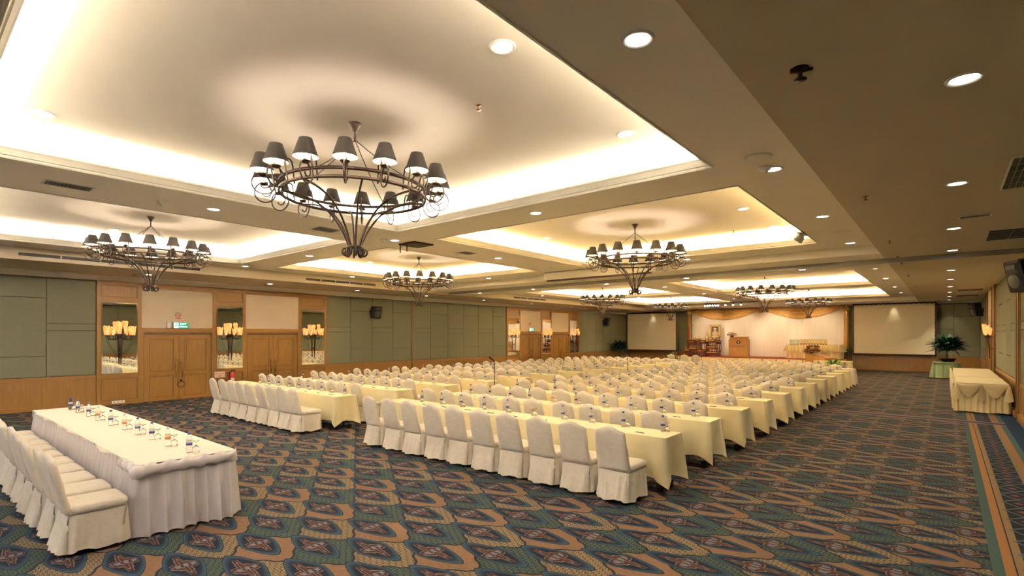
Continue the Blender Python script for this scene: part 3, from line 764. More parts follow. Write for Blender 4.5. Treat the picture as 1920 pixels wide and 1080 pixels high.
# ================================================================== CHAIRS
def skirt_ring(w0, d0, yb, t, z, seed, n=72, flare=0.04, amp=0.016):
    """perimeter of the chair skirt at drop t (0 top .. 1 hem); corners carry inverted pleats"""
    hw, hd = w0/2+flare*t, d0/2+flare*t*1.1
    pts = []; per = 2*(2*hw+2*hd)
    rnd = random.Random(seed)
    ph = [rnd.uniform(0, 6.28) for _ in range(4)]
    for k in range(n):
        s_ = k/n*4; side = int(s_); u = s_-side      # sides: back(-y), right, front, left
        e_ = min(u, 1-u)
        off = amp*t*(math.sin(u*PI*6+ph[side])*0.7+math.sin(u*PI*11+ph[side]*2)*0.4)
        if e_ < 0.18:
            cc = math.cos(e_/0.18*PI); off += -t*cc*(0.075 if cc > 0 else 0.018)
        if side == 0: p = (-hw+2*hw*u, -hd-off-0.055*t*(1-abs(2*u-1)**6))
        elif side == 1: p = (hw+off, -hd+2*hd*u)
        elif side == 2: p = (hw-2*hw*u, hd+off)
        else: p = (-hw-off, hd-2*hd*u)
        pts.append((p[0], p[1]+yb, z+(0.014*math.sin(u*PI*3+ph[side]) if t == 1 else 0)))
    return pts
def chair_mbs(seed, hi=True):
    rnd = random.Random(seed)
    back, seat, skirt, legs = MB(), MB(), MB(), MB()
    nx, nz = (14, 12) if hi else (8, 6)
    lean = rnd.uniform(-0.008, 0.008); fold = rnd.uniform(-0.006, 0.006)
    def crest(u):  # u -1..1
        return 0.917+0.056*(0.5+0.5*math.cos(PI*u))**1.2-0.02*abs(u)**22
    def y_at(z): t = (z-0.42)/0.55; return -0.225-0.135*t-0.008*math.sin(PI*t)
    def hw(z): t = (z-0.42)/0.5; return 0.226-0.018*t
    vs, fs = [], []
    for side in (0, 1):
        for j in range(nz+1):
            for i in range(nx+1):
                u = -1+2*i/nx; z = 0.40+(crest(u)-0.40)*j/nz
                edge = max(abs(u), (j/nz)) ; th = 0.032*(1-0.55*max(0, (abs(u)-0.8)/0.2)**2)*(1-0.5*max(0, (j/nz-0.85)/0.15)**2)
                bul = 0.012*math.sin(PI*(u+1)/2)
                wr = 0.004*math.sin(u*5+seed)*math.sin(z*22+seed*2)+fold*math.sin(z*9)
                yy = y_at(z)+(th+bul if side else -th-bul*0.2)+wr
                vs.append((u*hw(z)+lean*(z-0.4), yy, z))
    W = nx+1; O = (nz+1)*W
    for j in range(nz):
        for i in range(nx):
            a = j*W+i; fs.append((a, a+1, a+1+W, a+W)); b_ = a+O; fs.append((b_, b_+W, b_+W+1, b_+1))
    for j in range(nz):
        for i in (0, nx):
            a = j*W+i; b_ = a+O; fs.append((a, a+W, b_+W, b_) if i == 0 else (a, b_, b_+W, a+W))
    for i in range(nx):
        a = nz*W+i; b_ = a+O; fs.append((a, a+1, b_+1, b_)); a = i; b_ = i+O; fs.append((a, b_, b_+1, a+1))
    back.add(vs, fs, 'chair', True)
    # seat cushion
    rings = []
    for (z, o) in ((0.40, 0.0), (0.44, 0.003), (0.468, 0.0), (0.482, -0.015), (0.490, -0.06), (0.494, -0.14)):
        hwx, hy = 0.235+o, 0.235+o; r = max(0.03, 0.06+o*0.3); pts = []
        for (cx, cy, a0) in ((hwx-r, hy-r, 0), (-hwx+r, hy-r, 1), (-hwx+r, -hy+r, 2), (hwx-r, -hy+r, 3)):
            for k in range(5): a = (a0+k/4)*PI/2; pts.append((cx+r*math.cos(a), cy+r*math.sin(a), z))
        rings.append(pts)
    seat.loft(rings, 'chair', True)
    hems = 6 if hi else 3
    n = 96 if hi else 40
    rg = []
    for j in range(hems+1):
        t = j/hems; rg.append(skirt_ring(0.456, 0.462, -0.02*t, t, 0.445-(0.445-0.05)*t, seed, n, flare=0.022))
    skirt.loft(rg[::-1], 'chair', True, False, False)
    for (x, y) in ((-0.18, -0.22), (0.18, -0.22), (-0.18, 0.19), (0.18, 0.19)):
        legs.tube([(x, y, 0.0), (x, y*0.96, 0.22)], 0.012, 'chrome', 6)
    return back, seat, skirt, legs
def chair_hi(seed):
    e = empty('banquet_chair'); b_, s_, k_, l_ = chair_mbs(seed)
    part(b_, 'back_cover', e); part(s_, 'seat_cover', e); part(k_, 'chair_skirt', e)
    for i, (x, y) in enumerate(((-0.18, -0.22), (0.18, -0.22), (-0.18, 0.19), (0.18, 0.19))):
        mb = MB(); mb.tube([(x, y, 0.0), (x, y*0.96, 0.22)], 0.012, 'chrome', 6); part(mb, 'leg', e)
    return Proto(e)
def chair_lo(seed):
    b_, s_, k_, l_ = chair_mbs(seed, False); mb = MB()
    for q in (b_, s_, k_, l_):
        base = len(mb.v); mb.v += q.v
        mm = [mb.mi(x) for x in q.mats]
        for f_, mi_, sm_ in zip(q.f, q.m, q.sm): mb.f.append(tuple(i+base for i in f_)); mb.m.append(mm[mi_]); mb.sm.append(sm_)
    return Proto(mb.build('banquet_chair'))
CHI = [chair_hi(s) for s in (1, 2, 3)]
CLO = [chair_lo(s) for s in (11, 12, 13, 14)]

# ---- bottles, goblets, pens
BOT = [(0.0, 0.0), (0.028, 0.0), (0.031, 0.006), (0.0305, 0.075), (0.0315, 0.08), (0.0315, 0.145), (0.030, 0.155), (0.022, 0.182), (0.0135, 0.20), (0.0125, 0.212)]
def bottle_mb(mb, n=16): mb.lathe(BOT, 'pet', n)
def bottle_hi(lm, cap):
    e = empty('water_bottle')
    mb = MB(); bottle_mb(mb); part(mb, 'bottle_body', e)
    mb = MB(); mb.lathe([(0.0322, 0.085), (0.0322, 0.142)], lm, 16); part(mb, 'paper_label', e)
    mb = MB(); mb.lathe([(0.0, 0.230), (0.0145, 0.229), (0.0155, 0.225), (0.0155, 0.206), (0.013, 0.206)], cap, 12); part(mb, 'bottle_cap', e)
    return Proto(e)
def bottle_lo(lm, cap):
    mb = MB(); mb.lathe(BOT, 'pet', 10); mb.lathe([(0.0322, 0.085), (0.0322, 0.142)], lm, 10)
    mb.lathe([(0.0, 0.230), (0.0155, 0.228), (0.0155, 0.206)], cap, 8)
    return Proto(mb.build('water_bottle'))
BHI = [bottle_hi('label_blue', 'cap'), bottle_hi('label_orange', 'cap_w')]
BLO = [bottle_lo('label_blue', 'cap'), bottle_lo('label_orange', 'cap_w')]
def goblet(n=16):
    # stood upside down on its rim
    mb = MB()
    mb.lathe([(0.031, 0.0), (0.035, 0.02), (0.038, 0.045), (0.034, 0.068), (0.018, 0.082), (0.005, 0.090), (0.0045, 0.128), (0.012, 0.134), (0.033, 0.140), (0.033, 0.143), (0.0, 0.143)], 'glass', n)
    mb.lathe([(0.031, 0.0), (0.0295, 0.0), (0.0335, 0.02), (0.0362, 0.045), (0.032, 0.066), (0.016, 0.079), (0.0, 0.084)], 'glass', n)
    return mb
GHI = Proto(goblet(20).build('water_goblet')); GLO = Proto(goblet(10).build('water_goblet'))
def pen():
    mb = MB(); mb.tube([(-0.07, 0, 0.006), (0.055, 0, 0.006), (0.07, 0, 0.005)], [0.006, 0.006, 0.002], 'pen', 6)
    mb.box(-0.065, -0.025, -0.002, 0.002, 0.011, 0.015, 'chrome'); return Proto(mb.build('pen'))
PEN = pen()

# ---- tables and cloths
def cloth_mb(x0, x1, y0, y1, z, zd, seed, m='cloth', flare=0.05, step=0.09, corner=0.10):
    rnd = random.Random(seed); mb = MB(); pts = []
    def side(ax, ay, bx, by, nx_, ny_):
        L = math.hypot(bx-ax, by-ay); n = max(4, int(L/step)); ph = rnd.uniform(0, 6)
        for k in range(n):
            u = k/n; dc = min(u, 1-u)*L
            pts.append((ax+(bx-ax)*u, ay+(by-ay)*u, nx_, ny_, dc, L*u+ph))
    side(x0, y0, x1, y0, 0, -1); side(x1, y0, x1, y1, 1, 0); side(x1, y1, x0, y1, 0, 1); side(x0, y1, x0, y0, -1, 0)
    N = len(pts); rings = []; levels = [0, 0.04, 0.15, 0.35, 0.6, 0.82, 1.0]
    for j, t in enumerate(levels):
        ring = []
        for i, (x, y, nx_, ny_, dc, q) in enumerate(pts):
            wv = (math.sin(q*7.3)*0.5+math.sin(q*17.1+2)*0.28+math.sin(q*3.1)*0.5)*0.032*t
            off = 0.004+flare*t*0.35+wv
            # corner drape: material swings out along the diagonal, with a hollow next to it
            if dc < 0.001:
                # corner vertex
                pn = pts[i-1]; dx, dy = nx_+pn[2], ny_+pn[3]; dl = math.hypot(dx, dy)
                f_ = corner*t
                ring.append((x+dx/dl*f_+0.004*dx, y+dy/dl*f_+0.004*dy, z-(z-zd)*t-0.10*t*t)); continue
            g = math.exp(-(dc/0.13)**2); h = math.exp(-((dc-0.24)/0.10)**2)
            off += g*corner*0.45*t-h*0.075*t
            zz = z-(z-zd)*t-g*0.05*t*t
            if t == 1: zz += 0.012*math.sin(q*5.2)
            ring.append((x+nx_*off, y+ny_*off, zz))
        rings.append(ring)
    mb.loft(rings[::-1], m, True, False, False)
    top = [(p[0]+p[2]*0.0, p[1]+p[3]*0.0, z+0.002) for p in pts]
    mb.add(top, [tuple(range(N))], m, False)
    # narrow rolled edge between top and drop
    mb.loft([rings[0], top], m, False, False, False)
    return mb
def table_frame(x0, x1, y0, y1, z, label, grp):
    e = empty('banquet_table', ((x0+x1)/2, (y0+y1)/2, 0), label=label, cat='table', group=grp)
    hx, hy = (x1-x0)/2-0.02, (y1-y0)/2-0.02
    mb = MB(); mb.box(-hx, hx, -hy, hy, z-0.035, z-0.006, 'dark_wood'); part(mb, 'tabletop', e)
    n = max(1, round((x1-x0)/1.83))
    for k in range(n+1):
        x = -hx+0.10+(2*hx-0.2)*k/n
        mb = MB(); mb.box(x-0.04, x+0.04, -hy+0.05, hy-0.05, 0.06, 0.10, 'black'); mb.box(x-0.02, x+0.02, -0.03, 0.03, 0.10, z-0.035, 'black')
        mb.box(x-0.03, x+0.03, -hy+0.04, -hy+0.10, 0.0, 0.07, 'black'); mb.box(x-0.03, x+0.03, hy-0.10, hy-0.04, 0.0, 0.07, 'black')
        part(mb, 'leg', e)
    return e
def row(block, k, x0, x1, yn, yf, chairs, side_word, cloth='cloth', ncloth=None, drop=0.2):
    rw = ORD[k+1]; blk = '%s block' % side_word
    table_frame(x0, x1, yn, yf, 0.75, 'long folding banquet table under a cloth, %s row of the %s' % (rw, blk), 'banquet tables in rows')
    cmb = cloth_mb(x0, x1, yn, yf, 0.75, drop, k*7+(1 if side_word == 'right' else 2), cloth)
    nm = {'cloth': 'pale yellow', 'cloth_pink': 'pale pink', 'cloth_white': 'off white'}[cloth]
    cmb.build('tablecloth', label='%s tablecloth on the long table in the %s row of the %s' % (nm, rw, blk), cat='tablecloth', group='tablecloths in rows')
    rnd = random.Random(k*31+(5 if side_word == 'right' else 9))
    hi = (k < 3)
    n = len(chairs)
    for i, x in enumerate(chairs):
        seat = ORD[i+1]
        pr = (CHI if hi else CLO)[rnd.randrange(3 if hi else 4)]
        cy = yn-0.46+rnd.uniform(-0.025, 0.025)+0.04
        pr.put((x+rnd.uniform(-0.02, 0.02), cy, 0), rnd.uniform(-0.02, 0.02), 'cream covered chair, %s from the right, %s row of the %s' % (seat, rw, blk), 'chair', 'covered chairs in the '+blk)
        orange = rnd.random() < 0.16
        bx = x+0.16+rnd.uniform(-0.03, 0.03)
        (BHI if hi else BLO)[1 if orange else 0].put((bx, yf-0.10+rnd.uniform(-0.03, 0.02), 0.753), rnd.uniform(0, 6), '%s label water bottle, %s seat from the right, %s row, %s' % ('orange' if orange else 'blue', seat, rw, blk), 'bottle', 'water bottles in the '+blk)
        (GHI if hi else GLO).put((bx+0.085, yf-0.16+rnd.uniform(-0.02, 0.02), 0.753), 0, 'upturned clear goblet, %s seat from the right, %s row, %s' % (seat, rw, blk), 'glass', 'goblets in the '+blk)
        PEN.put((x+rnd.uniform(-0.05, 0.02), yn+0.14+rnd.uniform(-0.02, 0.02), 0.753), rnd.uniform(-0.25, 0.35), 'dark pen lying at the %s seat from the right, %s row, %s' % (seat, rw, blk), 'pen', 'pens in the '+blk)
for k in range(13):
    yf = 7.05+1.648*k
    if k == 0: xs = [-3.22-0.567*i for i in range(10)]
    else: xs = [-3.38-0.575*i for i in range(10)]
    if k == 12: row('R', k, -8.95, -4.2, yf-0.52, yf, [-4.6-0.575*i for i in range(8)], 'right')
    else: row('R', k, -8.95, -2.83, yf-0.52, yf, xs, 'right', 'cloth_pink' if k == 11 else 'cloth')
for k in range(13):
    yf = 6.78+1.63*k
    xs = [-10.72-0.525*i for i in range(9)] if k == 0 else [-10.85-0.533*i for i in range(10)]
    row('L', k, -16.1, -10.27, yf-0.52, yf, xs, 'left', 'cloth_white' if k == 12 else 'cloth')

# ================================================================== FRONT DAIS TABLE (left foreground)
DX0, DX1, DY0, DY1 = -12.55, -6.42, 1.66, 2.60
table_frame(DX0, DX1, DY0, DY1, 0.75, 'long head table in the left foreground under a white cloth', None)
def skirt(x0, x1, y0, y1, z0, z1, m, seed, step=0.035, amp=0.02, flare=0.05, sides=(1, 1, 1, 1), name='table_skirt'):
    mb = MB(); rnd = random.Random(seed); pts = []
    def side(ax, ay, bx, by, nx_, ny_):
        L = math.hypot(bx-ax, by-ay); n = max(6, int(L/step)); ph = rnd.uniform(0, 6)
        for k in range(n): pts.append((ax+(bx-ax)*k/n, ay+(by-ay)*k/n, nx_, ny_, L*k/n+ph))
    side(x0, y0, x1, y0, 0, -1); side(x1, y0, x1, y1, 1, 0); side(x1, y1, x0, y1, 0, 1); side(x0, y1, x0, y0, -1, 0)
    rings = []
    for t in (0, 0.05, 0.15, 0.35, 0.6, 0.8, 1.0):
        ring = []
        for (x, y, a, b_, q) in pts:
            wv = ((1-2*abs(math.sin(q*22+1.3*math.sin(q*3.1)))**0.8)*0.75+math.sin(q*11+math.sin(q*5))*0.5)*amp*(0.08+0.92*min(1, t*1.6))
            off = 0.012+flare*t+wv
            ring.append((x+a*off, y+b_*off, z1-(z1-z0)*t+(0.008*math.sin(q*9) if t == 1 else 0)))
        rings.append(ring)
    mb.loft(rings[::-1], m, True, False, False)
    return mb
e = empty('draped_table_skirt', (0, 0, 0), label='pleated lavender white satin skirt with a twisted swag round the foreground head table', cat='table skirt')
part(skirt(DX0, DX1, DY0, DY1, 0.02, 0.735, 'satin', 3, 0.012, 0.062, 0.07), 'pleated_skirt', e)
def swag(x0, x1, y0, y1, m, r=0.05, z=0.70, pitch=0.16, sides='XYxy'):
    # twisted rope of cloth pinned along the table edge
    mb = MB(); path = []
    segs = {'X': ((x1, y0), (x1, y1), (1, 0)), 'Y': ((x0, y0), (x1, y0), (0, -1))}
    for s_ in sides:
        (a, b_, nrm) = segs[s_]; L = math.hypot(b_[0]-a[0], b_[1]-a[1]); n = int(L/0.02)
        rings = []
        for k in range(n+1):
            u = k/n; x, y = a[0]+(b_[0]-a[0])*u, a[1]+(b_[1]-a[1])*u; ph = u*L/pitch*2*PI
            rg = []
            for j in range(12):
                t = 2*PI*j/12; rr = r*(0.5+0.5*abs(math.cos((t*1.0-ph*0.5))*1.0)**0.6)
                o = 0.030+rr*math.cos(t)*0.75; zz = z+0.012+rr*math.sin(t)*1.1-0.012*math.sin(ph)
                rg.append((x+nrm[0]*o, y+nrm[1]*o, zz))
            rings.append(rg)
        mb.loft(rings, m, True)
    return mb
part(swag(DX0, DX1, DY0-0.02, DY1, 'satin', 0.062, 0.69, 0.17, 'X'), 'twisted_swag', e)
mb = MB()   # short return of the swag on the chair side plus its knot
mb2 = swag(DX1-0.55, DX1, DY0, DY1, 'satin', 0.055, 0.69, 0.2, 'Y'); part(mb2, 'twisted_swag', e)
mb = MB(); mb.lathe([(0, -0.085), (0.045, -0.07), (0.075, -0.02), (0.07, 0.03), (0.04, 0.06), (0, 0.065)], 'satin', 14, (DX1+0.03, DY0-0.03, 0.70)); part(mb, 'swag_knot', e)
mb = cloth_mb(DX0-0.01, DX1+0.01, DY0-0.02, DY1+0.01, 0.757, 0.735, 2, 'cloth_white', 0.01, 0.12, 0.01)
mb.build('table_runner', label='smooth off-white top cloth on the foreground head table', cat='tablecloth')
for i in range(10):
    rnd = random.Random(i+77)
    x = -6.55-0.585*i
    CHI[i % 3].put((x, 1.30+rnd.uniform(-0.015, 0.02), 0), rnd.uniform(-0.04, 0.04), 'white covered chair at the foreground head table, %s from its right end' % ORD[i+1], 'chair', 'chairs at the head table')
DB = [(-6.66, 2.20), (-7.24, 2.16), (-7.84, 2.16), (-8.40, 2.15), (-8.97, 2.14), (-9.55, 2.11), (-10.24, 2.10), (-10.89, 2.11), (-11.56, 2.09), (-12.07, 2.08)]
for i, (x, y) in enumerate(DB):
    orange = i in (1, 4, 6)
    BHI[1 if orange else 0].put((x, y, 0.76), 0.7*i, 'water bottle with %s label on the foreground head table, %s from its right end' % ('orange' if orange else 'blue', ORD[i+1]), 'bottle', 'bottles on the head table')
    GHI.put((x+0.105, y+0.035, 0.76), 0, 'upturned goblet on the foreground head table, %s from its right end' % ORD[i+1], 'glass', 'goblets on the head table')
# ================================================================== BUFFET TABLES AT THE RIGHT
def festoon(x0, x1, y, z, m, n, depth=0.22, nrm=-1, axis='x'):
    """hanging scalloped swags along an edge"""
    mb = MB(); L = (x1-x0)/n
    for k in range(n):
        a = x0+L*k
        for layer in range(3):
            rings = []
            for i in range(17):
                u = i/16; dp = depth*(0.45+0.28*layer)*math.sin(PI*u)+0.02
                x = a+L*u; rg = []
                for j in range(5):
                    v = j/4; zz = z-v*dp-0.01; o = 0.045+0.03*math.sin(PI*v)-0.008*layer+0.012*math.sin(v*9+layer)
                    rg.append((x, y+nrm*o, zz) if axis == 'x' else (y+nrm*o, x, zz))
                rings.append(rg)
            mb.loft(rings, m, True, False, False, closed=False)
        # cloth tail at each pin
        for xx in (a, a+L):
            rg = []
            for (t, w_) in ((0, 0.02), (0.3, 0.05), (1, 0.09)):
                zz = z-t*depth*1.25
                rg.append([(xx-w_, y+nrm*0.05, zz), (xx, y+nrm*(0.075+0.02*t), zz-0.03*t), (xx+w_, y+nrm*0.05, zz)] if axis == 'x' else [(y+nrm*0.05, xx-w_, zz), (y+nrm*(0.075+0.02*t), xx, zz-0.03*t), (y+nrm*0.05, xx+w_, zz)])
            mb.loft(rg, m, True, False, False, closed=False)
    return mb
for i, (y0, y1, lb) in enumerate(((18.95, 21.6, 'near'), (21.85, 27.3, 'far'))):
    x0, x1 = 0.22, 1.24
    table_frame(x0, x1, y0, y1, 0.79, '%s buffet table under cream drapes against the right wall' % lb, None)
    mb = cloth_mb(x0-0.02, x1+0.02, y0-0.02, y1+0.02, 0.80, 0.70, 5+i, 'satin_cream', 0.02, 0.12, 0.02)
    mb.build('buffet_cloth', label='cream top cloth on the %s buffet table by the right wall' % lb, cat='tablecloth')
    e = empty('buffet_skirt', (0, 0, 0), label='cream satin skirt with looped swags round the %s buffet table' % lb, cat='table skirt')
    part(skirt(x0, x1, y0, y1, 0.02, 0.78, 'satin_cream', 8+i, 0.015, 0.045, 0.05), 'pleated_skirt', e)
    part(festoon(x0-0.02, x1+0.02, y0-0.04, 0.79, 'satin_cream', 2 if i == 0 else 3, 0.34), 'looped_swag', e)
    part(festoon(y0, y1, x0-0.04, 0.79, 'satin_cream', 5 if i == 0 else 9, 0.30, -1, 'y'), 'looped_swag', e)
# green skirted table with plant
gx0, gx1, gy0, gy1 = -0.52, 0.48, 33.1, 33.9
table_frame(gx0, gx1, gy0, gy1, 0.78, 'small table under a green pleated skirt near the right screen', None)
mb = cloth_mb(gx0-0.01, gx1+0.01, gy0-0.01, gy1+0.01, 0.785, 0.72, 9, 'satin_green', 0.02, 0.1, 0.02)
mb.build('green_table_cloth', label='green cloth top on the small table by the right screen', cat='tablecloth')
e = empty('green_table_skirt', label='green pleated satin skirt with twisted edge on the small table by the right screen', cat='table skirt')
part(skirt(gx0, gx1, gy0, gy1, 0.02, 0.77, 'satin_green', 21, 0.04, 0.03, 0.12), 'pleated_skirt', e)
part(swag(gx0, gx1, gy0, gy1, 'satin_green', 0.05, 0.74, 0.2, 'Y'), 'twisted_swag', e)

# ---- plants
def leaf_blade(mb, base, d, L, wd, m, droop=0.6, n=5):
    d = Vector(d).normalized(); side = d.cross(Vector((0, 0, 1)))
    if side.length < 0.1: side = Vector((1, 0, 0))
    side.normalize(); rings = []; p = Vector(base)
    for i in range(n+1):
        t = i/n; w_ = wd*math.sin(PI*min(1, 0.12+t*0.88))**0.8+0.002
        q = p+d*L*t+Vector((0, 0, -droop*L*t*t))
        rings.append([q-side*w_, q+Vector((0, 0, -w_*0.3)), q+side*w_])
    vs = [tuple(v) for r in rings for v in r]; fs = []
    for i in range(n):
        a = i*3; fs += [(a, a+1, a+4, a+3), (a+1, a+2, a+5, a+4)]
    mb.add(vs, fs, m, True)
def plant(loc, h, r, nleaf, m, label, pot=(0.16, 0.28), seed=0, stem=0.2, wd=0.035, m2=None, upright=0.5):
    rnd = random.Random(seed); e = empty('potted_plant', loc, label=label, cat='plant')
    pr, ph = pot
    mb = MB(); mb.lathe([(0, 0.0), (pr*0.75, 0.0), (pr, ph), (pr*1.05, ph), (pr*1.05, ph+0.02), (pr*0.9, ph+0.02), (pr*0.85, ph-0.03), (0, ph-0.03)], 'pot', 16); part(mb, 'pot', e)
    mb = MB()
    for k in range(5):
        a = rnd.uniform(0, 6.28); mb.tube([(0.03*math.cos(a), 0.03*math.sin(a), ph-0.03), (0.07*math.cos(a), 0.07*math.sin(a), ph+stem), (r*0.35*math.cos(a), r*0.35*math.sin(a), ph+stem+h*0.35)], 0.012, m, 5)
    part(mb, 'stem', e)
    mb = MB()
    for k in range(nleaf):
        a = rnd.uniform(0, 2*PI); el = rnd.uniform(-0.1, 1.3); q = rnd.random()
        bz = ph+stem+h*0.55*q*upright; br = r*0.35*rnd.random()
        base = (br*math.cos(a), br*math.sin(a), bz)
        leaf_blade(mb, base, (math.cos(a)*math.cos(el), math.sin(a)*math.cos(el), math.sin(el)+0.25), r*rnd.uniform(0.5, 0.85), wd*rnd.uniform(0.7, 1.3), m if (m2 is None or rnd.random() < 0.6) else m2, rnd.uniform(0.15, 0.6))
    part(mb, 'foliage', e)
    return e
plant((0.05, 33.5, 0.79), 0.9, 0.95, 420, 'leaf_dark', 'big dark leafy plant in a low pot on the green skirted table', (0.30, 0.16), 3, 0.38, 0.055, None, 0.8)
plant((-18.75, 34.9, 0), 1.3, 0.85, 380, 'leaf_dark', 'dark bushy plant in the back left corner beside the left screen', (0.22, 0.4), 4, 0.6, 0.05)
plant((-13.3, 31.5, 0), 0.75, 0.85, 130, 'leaf', 'green variegated plant on the floor left of the stage front', (0.2, 0.3), 5, 0.1, 0.045, 'leaf_pale')
px_, _z = onY(1562, 680, 31.2)
plant((px_, 31.2, 0), 0.6, 0.65, 110, 'leaf', 'green variegated plant beside the tilted wooden lectern', (0.18, 0.34), 6, 0.12, 0.045, 'leaf_pale')

# ================================================================== STAGE
SX0, SX1, SY0, SH = -14.8, -4.75, 34.4, 0.68
e = empty('stage', (0, 0, 0), label='low stage platform with red carpet and pleated cream front at the far end', cat='stage')
mb = MB(); mb.box(SX0, SX1, SY0, YB-0.14, 0, SH-0.02, 'dark_wood'); part(mb, 'platform', e)
mb = MB(); mb.box(SX0, SX1, SY0-0.01, YB-0.14, SH-0.02, SH, 'red_carpet'); part(mb, 'red_carpet', e)
part(skirt(SX0, SX1, SY0, YB-0.25, 0.02, SH-0.01, 'satin_cream', 31, 0.06, 0.02, 0.03), 'stage_skirt', e)
# backdrop
bx0, bx1, by = -14.35, -4.85, YB-0.30
mb = MB(); rings = []
n = 120
for z in (SH+0.001, 2.3, 3.93):
    rings.append([(bx0+(bx1-bx0)*k/n, by-0.015*math.sin(k*0.9), z) for k in range(n+1)])
mb.loft(rings, 'backdrop', True, False, False, closed=False)
rings = [[(p[0], p[1]+0.03, p[2]) for p in r] for r in rings]; mb.loft(rings[::-1], 'backdrop', True, False, False, closed=False)
mb.build('stage_backdrop', label='wide pale cloth backdrop lit from above behind the stage', cat='backdrop')
e = empty('gold_swag_drapery', label='gold satin swags pinned across the top of the pale stage backdrop', cat='drapery')
sx = [bx0-0.15, onY(1428, 585, by)[0], bx1+0.1]
for k in range(2):
    mb = MB(); a, b_ = sx[k], sx[k+1]; rings = []
    for i in range(33):
        u = i/32; dp = 0.10+0.55*math.sin(PI*u)**1.0; rg = []
        for j in range(15):
            v = j/14; rg.append((a+(b_-a)*u, by-0.06-0.05*abs(math.sin(v*PI*4.5)), 3.95-0.0-v*dp-0.1*math.sin(PI*u)*v))
        rings.append(rg)
    mb.loft(rings, 'gold', True, False, False, closed=False); part(mb, 'swag', e)
for k, x in enumerate((bx0-0.12, bx1+0.12)):
    mb = MB(); rings = []
    for t in (0, 0.06, 0.15, 0.5, 1.0):
        w_ = 0.12 if t == 0 else (0.07 if t < 0.1 else 0.09+0.04*t)
        rings.append([(x+w_*math.cos(2*PI*q/24)*(1+0.12*math.cos(6*2*PI*q/24)), by-0.10+0.06*math.sin(2*PI*q/24)*(1+0.2*math.cos(6*2*PI*q/24)), 3.9-t*(3.9-SH-0.02 if k == 0 else 3.9-1.25)) for q in range(24)])
    mb.loft(rings, 'gold', True); part(mb, 'side_tail', e)
for x in (sx[1], bx1+0.12, bx0-0.1):
    mb = MB()
    for q in range(9):
        a = 2*PI*q/9; mb.tube([(x, by-0.12, 3.80), (x+0.10*math.cos(a), by-0.20, 3.78+0.09*math.sin(a)), (x+0.17*math.cos(a), by-0.14, 3.72+0.14*math.sin(a))], [0.03, 0.06, 0.02], 'gold', 6)
    part(mb, 'rosette', e)
# spot lights on the backdrop and screens
def stage_spot(x, y, tx, ty, tz, power, ang=50, col=(1.0, 0.82, 0.62)):
    power *= 0.7
    o = spot((x, y, 3.93), power, col, math.radians(ang), 0.8, rad=0.1)
    o.rotation_euler = (Vector((tx, ty, tz))-Vector((x, y, 3.93))).to_track_quat('-Z', 'Y').to_euler()
for x, pw in ((-12.9, 75), (-10.8, 85), (-8.6, 120), (-6.2, 85)): stage_spot(x, 35.2, x, by, 2.3, pw, 70, (1.0, 0.78, 0.56))
# rail with stage lamps hanging by the far coffer edge
rx0, rx1 = onY(1320, 572, 33.0)[0], onY(1400, 568, 33.0)[0]
e = empty('stage_light_bar', ((rx0+rx1)/2, 33.0, 3.9), label='black bar with a row of lit stage lamps before the gold swags', cat='stage light')
L = rx1-rx0
mb = MB(); mb.tube([(-L/2, 0, 0.22), (L/2+0.8, 0, 0.22)], 0.02, 'black', 6)
for x in (-L/2+0.2, L/2+0.6): mb.tube([(x, 0, 0.22), (x, 0, 0.70)], 0.012, 'black', 5)
part(mb, 'bar', e)
for k in range(9):
    x = -L/2+(0.1+0.16*k if k < 6 else 1.35+0.45*(k-6)); mb = MB()
    mb.tube([(x, 0, 0.2), (x, -0.03, 0.12), (x, -0.10, 0.06)], [0.02, 0.045, 0.055], 'black', 10); mb.tube([(x, -0.10, 0.06), (x, -0.108, 0.053)], 0.05, 'lamp', 10)
    part(mb, 'lamp_head', e)
# projection screens
def screen(x0, x1, y, z0, z1, label):
    e = empty('projection_screen', ((x0+x1)/2, y, 0), label=label, cat='projection screen'); h = (x1-x0)/2; t = 0.07
    mb = MB(); mb.box(-h+t*0.7, h-t*0.7, -0.008, 0.008, z0+t*0.7, z1-t*0.7, 'screen'); part(mb, 'screen_surface', e)
    mb = MB(); n = 30
    for (ax, az, bx_, bz) in ((-h, z0, h, z0), (h, z0, h, z1), (h, z1, -h, z1), (-h, z1, -h, z0)):
        pts = []; L_ = math.hypot(bx_-ax, bz-az); q = int(L_/0.07)
        for k in range(q+1):
            u = k/q; w_ = 0.018*math.sin(k*1.9)
            pts.append((ax+(bx_-ax)*u+(w_ if bx_ == ax else 0), 0.0, az+(bz-az)*u+(w_ if bz == az else 0)))
        mb.tube(pts, 0.042, 'screen_edge', 6)
    part(mb, 'laced_frame', e)
    for s_ in (-1, 1):
        mb = MB(); mb.tube([(s_*h, 0.02, 0.0), (s_*h, 0.02, z0)], 0.02, 'chrome', 6); mb.tube([(s_*h, -0.35, 0.02), (s_*h, 0.02, 0.25), (s_*h, 0.35, 0.02)], 0.015, 'chrome', 6)
        part(mb, 'leg', e)
screen(-4.35, -0.46, 37.4, 0.98, 3.96, 'large white projection screen in a dark laced frame right of the stage')
screen(-19.2, -15.2, 37.0, 0.98, 3.80, 'large white projection screen in a dark laced frame left of the stage')
spot((-2.35, 37.2, 3.97), 8, (1, 0.85, 0.6), math.radians(60), 0.9).rotation_euler = (math.radians(4), 0, 0)
spot((-17.0, 36.8, 3.86), 8, (1, 0.85, 0.6), math.radians(60), 0.9).rotation_euler = (math.radians(4), 0, 0)
spot((0.2, 37.4, 3.97), 22, (1, 0.85, 0.6), math.radians(80), 0.9)
